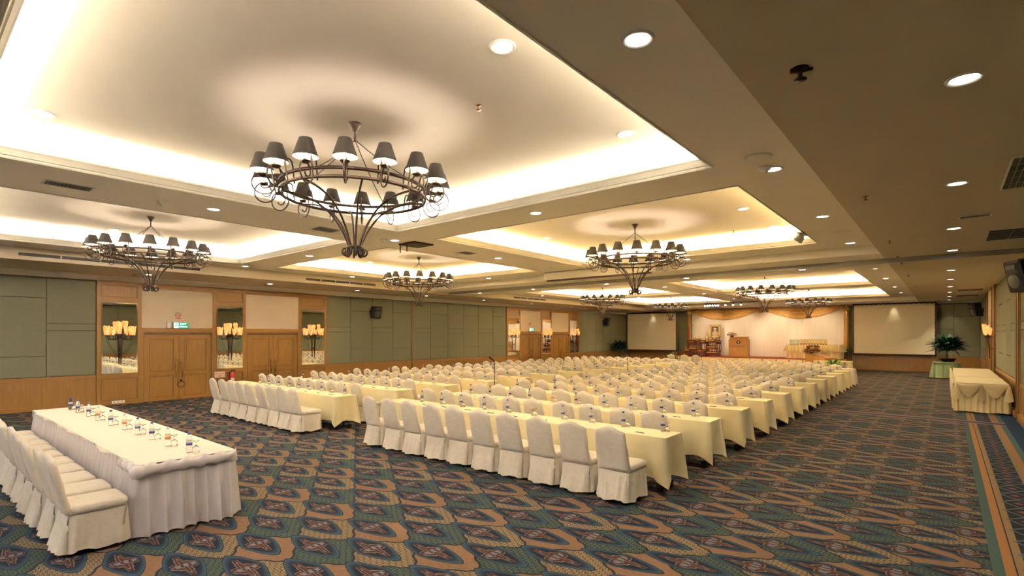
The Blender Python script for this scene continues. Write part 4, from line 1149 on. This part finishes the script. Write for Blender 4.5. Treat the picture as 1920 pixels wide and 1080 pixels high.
# portrait on an easel behind the altar tables
xp0, zp1 = onY(1331, 609, 37.3); xp1, zp0 = onY(1351, 633, 37.3)
e = empty('framed_portrait', ((xp0+xp1)/2, 37.3, zp0), label='gold framed portrait of a person in white, standing behind the altar tables', cat='picture')
h, H_ = (xp1-xp0)/2, zp1-zp0
mb = MB()
for b_ in ((-h, h, 0, 0.13), (-h, h, H_-0.13, H_), (-h, -h+0.13, 0, H_), (h-0.13, h, 0, H_)): mb.bbox(b_[0], b_[1], -0.04, 0.03, b_[2], b_[3], 'gilt', 0.02)
part(mb, 'frame', e)
mb = MB(); mb.box(-h+0.12, h-0.12, -0.01, 0.0, 0.12, H_-0.12, 'photo_bg')
def blob(mb, cx, cz, rx, rz, y, m): mb.add([(cx+rx*math.cos(2*PI*k/20), y, cz+rz*math.sin(2*PI*k/20)) for k in range(20)], [tuple(range(20))], m)
blob(mb, 0, H_*0.58, 0.085, 0.12, -0.014, 'photo_fig'); blob(mb, 0.0, H_*0.30, 0.21, 0.20, -0.012, 'photo_fig'); blob(mb, -0.01, H_*0.70, 0.11, 0.045, -0.016, 'white')
part(mb, 'picture', e)
mb = MB(); mb.tube([(-0.2, 0.03, 0.2), (-0.3, 0.25, SH-zp0)], 0.02, 'wood_red', 6); mb.tube([(0.2, 0.03, 0.2), (0.3, 0.25, SH-zp0)], 0.02, 'wood_red', 6); mb.tube([(-0.3, -0.02, -0.02), (-0.32, -0.10, SH-zp0)], 0.02, 'wood_red', 6); mb.tube([(0.3, -0.02, -0.02), (0.32, -0.10, SH-zp0)], 0.02, 'wood_red', 6)
part(mb, 'easel', e)
# altar tables: stacked lacquer stands
def altar(u0, u1, v0, Y, z0, label, tiers=1, white=False):
    x0, zt = onY(u0, v0, Y); x1, _ = onY(u1, v0, Y)
    e = empty('altar_table', ((x0+x1)/2, Y, z0), label=label, cat='altar table', group='red lacquer altar tables'); h = (x1-x0)/2; H__ = zt-z0
    mb = MB(); mb.bbox(-h, h, -0.22, 0.22, H__-0.05, H__, 'red_lacquer', 0.01); part(mb, 'tabletop', e)
    mb = MB(); mb.box(-h+0.03, h-0.03, -0.20, 0.20, H__-0.11, H__-0.05, 'gilt'); mb.box(-h+0.05, h-0.05, -0.19, 0.19, H__-0.26, H__-0.11, 'red_lacquer'); part(mb, 'carved_apron', e)
    mb = MB(); mb.box(-h+0.04, h-0.04, -0.17, 0.17, 0.12, 0.16, 'red_lacquer'); part(mb, 'shelf', e)
    for sx_ in (-1, 1):
        for sy_ in (-1, 1):
            mb = MB(); mb.tube([(sx_*(h-0.05), sy_*0.18, H__-0.05), (sx_*(h-0.02), sy_*0.19, H__*0.5), (sx_*(h-0.08), sy_*0.18, 0.06), (sx_*(h-0.02), sy_*0.2, 0.0)], [0.03, 0.02, 0.018, 0.028], 'red_lacquer', 6); part(mb, 'leg', e)
    return e, zt
specs = [(1290, 1305, 638, 37.0, 'tall red altar table at the left end of the altar group'), (1301, 1314, 635, 37.2, 'tall red altar table second from the left in the altar group'),
         (1284, 1296, 654, 36.3, 'low altar stand at the far left front of the altar group'), (1293, 1309, 650.5, 35.9, 'low red altar table left of centre at the front of the altar group'),
         (1314, 1323, 638, 36.8, 'narrow red altar table in the middle of the altar group'), (1308, 1322, 655, 35.7, 'low red altar table in the middle front of the altar group'),
         (1330, 1343, 635.5, 36.9, 'tall dark altar table before the framed portrait'), (1326, 1345, 648, 36.2, 'wide dark altar table in front of the tall one by the portrait'),
         (1343, 1351, 638, 36.7, 'narrow altar table at the right end of the altar group'), (1325, 1347, 658, 35.7, 'lowest black altar table at the right front of the altar group')]
rnd = random.Random(5)
for (u0, u1, v, Y, lb) in specs:
    e_, zt = altar(u0, u1, v, Y, SH, lb)
    x = e_.location[0]
    nv = 1 if u1-u0 < 12 else 2
    for q in range(nv):
        mb = MB(); xx = x+(q-(nv-1)/2)*0.26
        if rnd.random() < 0.5:
            mb.lathe([(0.0, 0), (0.05, 0), (0.03, 0.03), (0.07, 0.07), (0.085, 0.11), (0.0, 0.10)], 'white', 12); nm, lb2 = 'offering_bowl', 'white offering bowl'
        else:
            mb.lathe([(0.0, 0), (0.045, 0), (0.02, 0.03), (0.045, 0.06), (0.012, 0.12), (0.018, 0.16), (0.0, 0.22)], 'gilt', 12); nm, lb2 = 'candle_holder', 'small gilt candle holder'
        mb.build(nm, loc=(xx, Y-0.03, zt), label='%s %s %s' % (lb2, ('on the', 'at left on the', 'at right on the')[0 if nv == 1 else q+1], lb.replace(' of the altar group', ' of the group').replace(' in the altar group', '').replace(' of the altar', '').replace(' at the front', ' in front').replace(' in front of the tall one by the portrait', ' by the portrait').replace('altar table', 'table').replace(' of the group', '')), cat='ornament', group='ornaments on the altar tables')
xg, zg = onY(1325.5, 641, 37.1)
mb = MB(); mb.lathe([(0, 0), (0.16, 0), (0.18, 0.04), (0.10, 0.10), (0.14, 0.18), (0.16, 0.26), (0.08, 0.36), (0.05, 0.5), (0.02, 0.72), (0, 0.9)], 'gilt', 16)
mb.tube([(0, 0, -(zg-SH)), (0, 0, 0)], 0.10, 'red_lacquer', 8)
mb.build('gilded_spire_ornament', loc=(xg, 37.1, zg), label='gilded spire ornament left of the framed portrait', cat='ornament')
# flags at the left of the backdrop
for k, u in enumerate((1291, 1299.5)):
    x, _ = onY(u, 640, 37.45)
    e = empty('flag', (x, 37.45, SH), label=('red', 'white')[k]+' furled flag on a pole at the left edge of the backdrop', cat='flag')
    mb = MB(); mb.lathe([(0.0, 0), (0.15, 0), (0.13, 0.03), (0.02, 0.04)], 'brass', 12); mb.tube([(0, 0, 0), (0, 0, 2.2)], 0.015, 'brass', 6); part(mb, 'pole', e)
    mb = MB(); rg = []
    for t in (0, 0.3, 0.7, 1): rg.append([(0.06*(0.5+t)*math.cos(2*PI*q/12)*(1+0.2*math.cos(q*2.1)), 0.05*math.sin(2*PI*q/12), 2.1-1.5*t) for q in range(12)])
    mb.loft(rg, 'sign_red' if k == 0 else 'white', True); part(mb, 'cloth', e)
# lectern with bouquet
Yl = 36.3; xl0, zl1 = onY(1368, 632, Yl); xl1, _ = onY(1404, 632, Yl)
e = empty('lectern', ((xl0+xl1)/2, Yl, SH), label='golden wood lectern with a dark round emblem, on the stage', cat='lectern'); h = (xl1-xl0)/2; H_ = 1.33
mb = MB(); mb.bbox(-h, h, -0.2, 0.28, 0, H_-0.16, 'lectern', 0.015); part(mb, 'body', e)
mb = MB(); mb.bbox(-h+0.06, h-0.06, -0.16, 0.26, H_-0.16, H_-0.03, 'lectern', 0.015); mb.box(-h+0.04, h-0.04, -0.18, 0.28, H_-0.03, H_, 'lectern_band'); part(mb, 'top', e)
mb = MB(); mb.box(-h+0.03, h-0.18, -0.206, -0.20, 0.62, 0.80, 'lectern_band'); part(mb, 'name_band', e)
mb = MB(); mb.add([(0.02+r_*math.cos(2*PI*k/24), -0.212+0.006*(1-q), 0.97+0.8*r_*math.sin(2*PI*k/24)) for q, r_ in ((0, 0.14), (0.5, 0.125)) for k in range(24)], [tuple(range(24))], 'dark_wood'); mb.add([(0.02+0.06*math.cos(2*PI*k/12), -0.218, 0.97+0.05*math.sin(2*PI*k/12)) for k in range(12)], [tuple(range(12))], 'white'); part(mb, 'emblem', e)
def bouquet(loc, r, mats, label, seed, n=90, name='flower_bouquet'):
    rnd = random.Random(seed); e = empty(name, loc, label=label, cat='flowers')
    mb = MB(); mb.lathe([(0, 0), (0.09, 0), (0.12, 0.05), (0.08, 0.08), (0, 0.08)], 'pot', 10); part(mb, 'base', e)
    mb = MB(); lf = MB()
    for k in range(n):
        v = Vector((rnd.gauss(0, 1), rnd.gauss(0, 1), abs(rnd.gauss(0, 0.8)))).normalized()*r*rnd.uniform(0.4, 1)
        s_ = r*0.19*rnd.uniform(0.7, 1.3)
        if k % 3: mb.lathe([(0, -s_*0.5), (s_*0.6, -s_*0.3), (s_, s_*0.2), (s_*0.4, s_*0.4), (0, s_*0.2)], mats[k % len(mats)], 7, (v.x, v.y, 0.08+v.z))
        else: leaf_blade(lf, (v.x*0.3, v.y*0.3, 0.08+v.z*0.3), v, r*0.8, r*0.08, 'leaf' if 'dry' not in mats else 'dry', 0.3, 4)
    part(mb, 'flowers', e); part(lf, 'leaves', e)
bouquet(((xl0+0.18), Yl-0.05, SH+1.33), 0.32, ['petal', 'petal_y', 'petal'], 'pink and cream flower arrangement on the stage lectern', 4)
# award table
Yt = 36.6; xt0, _ = onY(1479, 650, Yt); xt1, _ = onY(1577, 650, Yt); zt = onY(1500, 646, Yt)[1]
table_frame(xt0, xt1, Yt-0.4, Yt+0.4, zt-SH, 'award table under a frilled cream skirt at the right of the stage', None).location[2] = SH
e = empty('award_table_skirt', (0, 0, 0), label='frilled cream gathered skirt on the award table at the right of the stage', cat='table skirt')
part(skirt(xt0, xt1, Yt-0.4, Yt+0.4, SH+0.01, zt-0.30, 'satin_cream', 41, 0.02, 0.06, 0.06), 'lower_frill', e)
part(skirt(xt0-0.03, xt1+0.03, Yt-0.44, Yt+0.42, zt-0.42, zt, 'satin_cream', 42, 0.015, 0.09, 0.14), 'upper_frill', e)
mb = cloth_mb(xt0, xt1, Yt-0.41, Yt+0.41, zt+0.006, zt-0.03, 9, 'cloth_white', 0.01, 0.15, 0.01)
mb.build('award_table_cloth', label='cream top cloth on the award table on stage', cat='tablecloth')
for k in range(14):
    u = (1484+k*4.4) if k < 4 else (1503+(k-4)*5.2); x, _ = onY(u, 640, Yt)
    pale = k < 4; mb = MB(); hw_ = 0.055 if pale else 0.062
    mb.bbox(-hw_, hw_, -0.015, 0.015, 0.03, 0.30, 'plate_green' if pale else 'wood_dark', 0.008)
    if not pale: mb.box(-hw_+0.015, hw_-0.015, -0.02, -0.014, 0.06, 0.27, 'gilt')
    mb.box(-hw_*0.8, hw_*0.8, -0.05, 0.06, 0.0, 0.03, 'dark_wood')
    nth = ORD[k+1] if pale else ORD[k-3]
    mb.build('award_plaque', loc=(x, Yt-0.2, zt+0.01), rz=0.1, label=('pale green award plaque on stage, %s from the left' if pale else 'gold and wood award plaque on stage, %s gold one from the left') % nth, cat='plaque', group='award plaques on the stage table')
# second lectern on the floor, turned sideways, with dry flowers
x, _ = onY(1533, 670, 32.6)
e = empty('floor_lectern', (x, 32.9, 0), -0.62, label='wooden lectern with sloping top on the floor before the award table', cat='lectern')
mb = MB()
rings = []
for (zz, zs) in ((0.0, 0.0), (1.10, -0.12)):
    rings.append([(-0.55, -0.35, zz), (0.75, -0.35, zz+zs*2), (0.75, 0.35, zz+zs*2), (-0.55, 0.35, zz)])
mb.loft(rings, 'lectern', False); part(mb, 'body', e)
mb = MB(); mb.loft([[(-0.6, -0.38, 1.10), (0.8, -0.38, 0.86), (0.8, 0.38, 0.86), (-0.6, 0.38, 1.10)], [(-0.6, -0.38, 1.13), (0.8, -0.38, 0.89), (0.8, 0.38, 0.89), (-0.6, 0.38, 1.13)]], 'lectern_band', False); part(mb, 'sloping_top', e)
mb = MB(); mb.add([(-0.556, 0.13*math.cos(2*PI*k/20), 0.70+0.15*math.sin(2*PI*k/20)) for k in range(20)], [tuple(range(20))], 'lectern_band'); part(mb, 'emblem', e)
bouquet((x-0.35, 33.0, 1.12), 0.45, ['dry'], 'brown dried flower arrangement on the floor lectern', 9)
# table beside plant, in front of the stage
table_frame(-5.5, -3.8, 31.9, 32.45, 0.75, 'short table in front of the right screen, beyond the last row', None)
cloth_mb(-5.5, -3.8, 31.9, 32.45, 0.75, 0.15, 66, 'cloth').build('tablecloth', label='pale yellow cloth on the short table beyond the last row', cat='tablecloth', group='tablecloths in rows')
table_frame(-12.9, -11.3, 27.6, 28.2, 0.75, 'small table between the left block and the stage front', None)
cloth_mb(-12.9, -11.3, 27.6, 28.2, 0.75, 0.1, 67, 'cloth_pink').build('tablecloth', label='pale pink white cloth on the small table left of the stage front', cat='tablecloth', group='tablecloths in rows')
# armchairs with gold bows before the stage
for k in range(3):
    x, _ = onY((1263, 1287, 1308)[k], 672, 30.5)
    CLO[k].put((x, 30.5, 0), 0, 'cream covered chair before the stage front, %s from the left' % ORD[k+1], 'chair', 'chairs before the stage')
# mic stands in the middle aisle
for k, (x, y, lb) in enumerate(((-9.62, 10.75, 'nearest'), (-9.62, 18.6, 'middle'), (-9.62, 26.6, 'farthest'))):
    e = empty('microphone_stand', (x, y, 0), label='%s black microphone stand in the middle aisle' % lb, cat='microphone stand', group='microphone stands')
    mb = MB(); mb.lathe([(0, 0.0), (0.13, 0.0), (0.13, 0.02), (0.02, 0.03)], 'black', 16); part(mb, 'base', e)
    mb = MB(); mb.tube([(0, 0, 0.02), (0, 0, 1.38)], 0.011, 'black', 6); part(mb, 'pole', e)
    mb = MB(); mb.tube([(0, 0, 1.36), (-0.03, -0.02, 1.42), (-0.12, -0.08, 1.50)], [0.014, 0.018, 0.028], 'black', 8); part(mb, 'microphone', e)

# ================================================================== WALL THINGS
def wall_speaker(loc, rz, w_, h_, d_, label, tilt=0.15):
    e = empty('wall_speaker', loc, rz, label=label, cat='speaker')
    # +X into the room
    mb = MB(); rings = []
    for (z, a) in ((-h_/2, 0.0), (-h_/2+0.03, 0.02), (h_/2-0.05, 0.02), (h_/2, 0.0)):
        x0, x1 = 0.15, 0.15+d_+a-0.12*d_*(1-(z+h_/2)/h_)
        sx_ = tilt*(z)
        rings.append([(x0+sx_, -w_*0.36, z), (x1+sx_-0.03, -w_/2, z), (x1+sx_, -w_/2+0.03, z), (x1+sx_, w_/2-0.03, z), (x1+sx_-0.03, w_/2, z), (x0+sx_, w_*0.36, z)])
    mb.loft(rings, 'black', False); part(mb, 'cabinet', e)
    mb = MB()
    slope = tilt+0.12*d_/h_; xf = 0.15+d_+0.02-0.06*d_
    def ring_disc(cy, cz, r_, x_): 
        mb.add([(x_+slope*(cz+r_*math.sin(2*PI*k/24))+0.002, cy+r_*math.cos(2*PI*k/24), cz+r_*math.sin(2*PI*k/24)) for k in range(24)]+[(x_+slope*(cz+r_*0.85*math.sin(2*PI*k/24))+0.010, cy+r_*0.85*math.cos(2*PI*k/24), cz+r_*0.85*math.sin(2*PI*k/24)) for k in range(24)]+[(x_+slope*cz+0.004, cy, cz)],
               [(k, (k+1) % 24, 24+(k+1) % 24, 24+k) for k in range(24)]+[(24+k, 24+(k+1) % 24, 48) for k in range(24)], 'cone', True)
    ring_disc(0, -h_*0.16, w_*0.34, xf+0.005)
    mb.box(xf+slope*h_*0.29-0.02, xf+slope*h_*0.29+0.02, -w_*0.28, w_*0.28, h_*0.22, h_*0.36, 'cone'); part(mb, 'driver', e)
    mb = MB(); mb.tube([(0, 0, 0), (0.16, 0, 0)], 0.025, 'black', 8); mb.box(0, 0.015, -0.08, 0.08, -0.12, 0.12, 'black'); part(mb, 'bracket', e)
wall_speaker((XL+0.045, 13.55, 3.1), 0, 0.42, 0.50, 0.30, 'black loudspeaker high on the sage panels of the left wall')
wall_speaker((XL+0.045, 33.6, 3.12), 0, 0.42, 0.50, 0.30, 'black loudspeaker at the far end of the left wall')
wall_speaker((XR-0.045, 14.2, 3.24), PI+0.55, 0.40, 0.60, 0.34, 'large black loudspeaker high on the right wall, nearest the camera')
wall_speaker((XR-0.045, 34.3, 3.35), PI+0.4, 0.5, 0.62, 0.35, 'black loudspeaker in the far right corner')

def text_on(parent, s, size, m, loc, rot):
    cu = bpy.data.curves.new('lettering', 'FONT'); cu.body = s; cu.size = size; cu.align_x = 'CENTER'; cu.align_y = 'CENTER'; cu.extrude = 0.001
    o = bpy.data.objects.new('lettering', cu); COL.objects.link(o); o.parent = parent; o.location = loc; o.rotation_euler = rot
    cu.materials.append(M[m])
    bpy.context.view_layer.update()
    me = bpy.data.meshes.new_from_object(o.evaluated_get(bpy.context.evaluated_depsgraph_get()))
    q = bpy.data.objects.new('lettering', me); COL.objects.link(q); q.parent = parent; q.location = loc; q.rotation_euler = rot
    bpy.data.objects.remove(o); return q
RX = (PI/2, 0, PI/2)
def exit_sign(y, z, label, run):
    e = empty('exit_sign', (XL+0.045, y, z), label=label, cat='exit sign', group='green exit signs')
    mb = MB(); mb.bbox(0, 0.10, -0.23, 0.23, 0, 0.20, 'white', 0.01); part(mb, 'housing', e)
    mb = MB(); mb.box(0.10, 0.104, -0.22, 0.22, 0.01, 0.19, 'exit_green'); mb.box(0.104, 0.106, -0.20, -0.08, 0.02, 0.18, 'exit_white')
    mb.add([(0.107, -0.17, 0.03), (0.107, -0.15, 0.03), (0.107, -0.12, 0.12), (0.107, -0.10, 0.16), (0.107, -0.14, 0.16), (0.107, -0.16, 0.10)], [(0, 1, 2, 3, 4, 5)], 'exit_green')
    part(mb, 'sign_face', e)
    text_on(e, 'EXIT', 0.095, 'exit_white', (0.106, 0.06, 0.14), RX)
    text_on(e, 'ทางออก', 0.075, 'exit_white', (0.106, 0.06, 0.06), RX)
exit_sign(6.12, 2.33, 'lit green EXIT sign over the near pair of doors on the left wall', 0)
exit_sign(24.9, 2.36, 'lit green EXIT sign over the distant pair of doors on the left wall', 0)
mb = MB(); mb.bbox(0, 0.08, -0.07, 0.07, 0, 0.20, 'white', 0.01); mb.lathe([(0, 0), (0.03, 0), (0.04, 0.03), (0, 0.06)], 'white', 10, (0.05, 0.03, 0.20)); mb.lathe([(0, 0), (0.03, 0), (0.04, 0.03), (0, 0.06)], 'white', 10, (0.05, -0.03, 0.20))
mb.build('emergency_light', loc=(XL+0.045, 5.80, 2.33), label='small white emergency light beside the near EXIT sign', cat='emergency light')
e = empty('no_smoking_sign', (XL+0.038, 6.06, 2.63), label='square no smoking sign above the near EXIT sign', cat='sign')
mb = MB(); mb.box(0, 0.01, -0.11, 0.11, 0, 0.24, 'sign_pink'); part(mb, 'plate', e)
mb = MB(); n = 24
mb.add([(0.012, r_*math.cos(2*PI*k/n), 0.14+r_*math.sin(2*PI*k/n)) for r_ in (0.085, 0.065) for k in range(n)], [(k, (k+1) % n, n+(k+1) % n, n+k) for k in range(n)], 'sign_red')
mb.add([(0.013, -0.055, 0.19), (0.013, -0.045, 0.20), (0.013, 0.055, 0.09), (0.013, 0.045, 0.08)], [(0, 1, 2, 3)], 'sign_red'); mb.box(0.011, 0.0125, -0.05, 0.045, 0.133, 0.147, 'dark_wood'); mb.box(0.011, 0.0125, -0.08, 0.08, 0.015, 0.035, 'sign_red')
part(mb, 'symbol', e)
e = empty('no_smoking_sign', (XL+0.038, 24.85, 2.66), label='small no smoking sign above the distant EXIT sign', cat='sign')
mb = MB(); mb.box(0, 0.01, -0.11, 0.11, 0, 0.24, 'sign_pink'); mb.box(0.01, 0.012, -0.06, 0.06, 0.08, 0.2, 'sign_red'); part(mb, 'plate', e)
e = empty('extinguisher_sign', (XL+0.082, 7.33, 0.64), label='pink paper sign with red writing beside the left wall fire extinguisher', cat='sign')
mb = MB(); mb.box(0, 0.006, -0.17, 0.17, 0, 0.21, 'sign_pink'); part(mb, 'plate', e)
mb = MB(); mb.box(0.006, 0.008, -0.05, 0.05, 0.045, 0.065, 'sign_red'); part(mb, 'arrow', e)
text_on(e, 'เครื่องดับเพลิง', 0.06, 'sign_red', (0.008, 0, 0.14), RX)
def extinguisher(loc, label):
    e = empty('fire_extinguisher', loc, label=label, cat='fire extinguisher')
    mb = MB(); mb.lathe([(0, 0), (0.085, 0.0), (0.09, 0.02), (0.09, 0.42), (0.07, 0.48), (0.025, 0.51), (0.025, 0.54)], 'red', 18); part(mb, 'cylinder', e)
    mb = MB(); mb.box(*(( -0.125, 0.0) if loc[0] < 0 else (0.0, 0.15)), -0.02, 0.02, 0.40, 0.44, 'black'); part(mb, 'bracket', e)
    mb = MB(); mb.box(-0.02, 0.02, -0.03, 0.10, 0.54, 0.57, 'black'); mb.box(-0.015, 0.015, -0.02, 0.12, 0.59, 0.605, 'black'); part(mb, 'handle', e)
    mb = MB(); mb.tube([(0, -0.03, 0.55), (0.05, -0.10, 0.50), (0.07, -0.11, 0.25), (0.06, -0.09, 0.10)], 0.011, 'black', 6); part(mb, 'hose', e)
    mb = MB(); mb.add([(0.092*math.cos(t), 0.092*math.sin(t), z) for z in (0.15, 0.32) for t in (-0.7, -0.35, 0, 0.35, 0.7)], [(k, k+1, k+6, k+5) for k in range(4)], 'white', True); part(mb, 'paper_label', e)
extinguisher((XL+0.20, 7.68, 0.30), 'red fire extinguisher on the pilaster between the near doors')
extinguisher((XR-0.30, 27.9, 0.0), 'red fire extinguisher on the floor by the right wall sconce')
mb = MB(); mb.bbox(0, 0.012, -0.16, 0.16, 0, 0.08, 'white', 0.004)
for y in (-0.10, 0, 0.10): mb.box(0.012, 0.014, y-0.02, y+0.02, 0.02, 0.06, 'grey_metal')
mb.build('power_outlet', loc=(XL+0.082, 4.45, 0.04), label='white power outlet plate low on the pilaster under the nearest mirror', cat='power outlet')
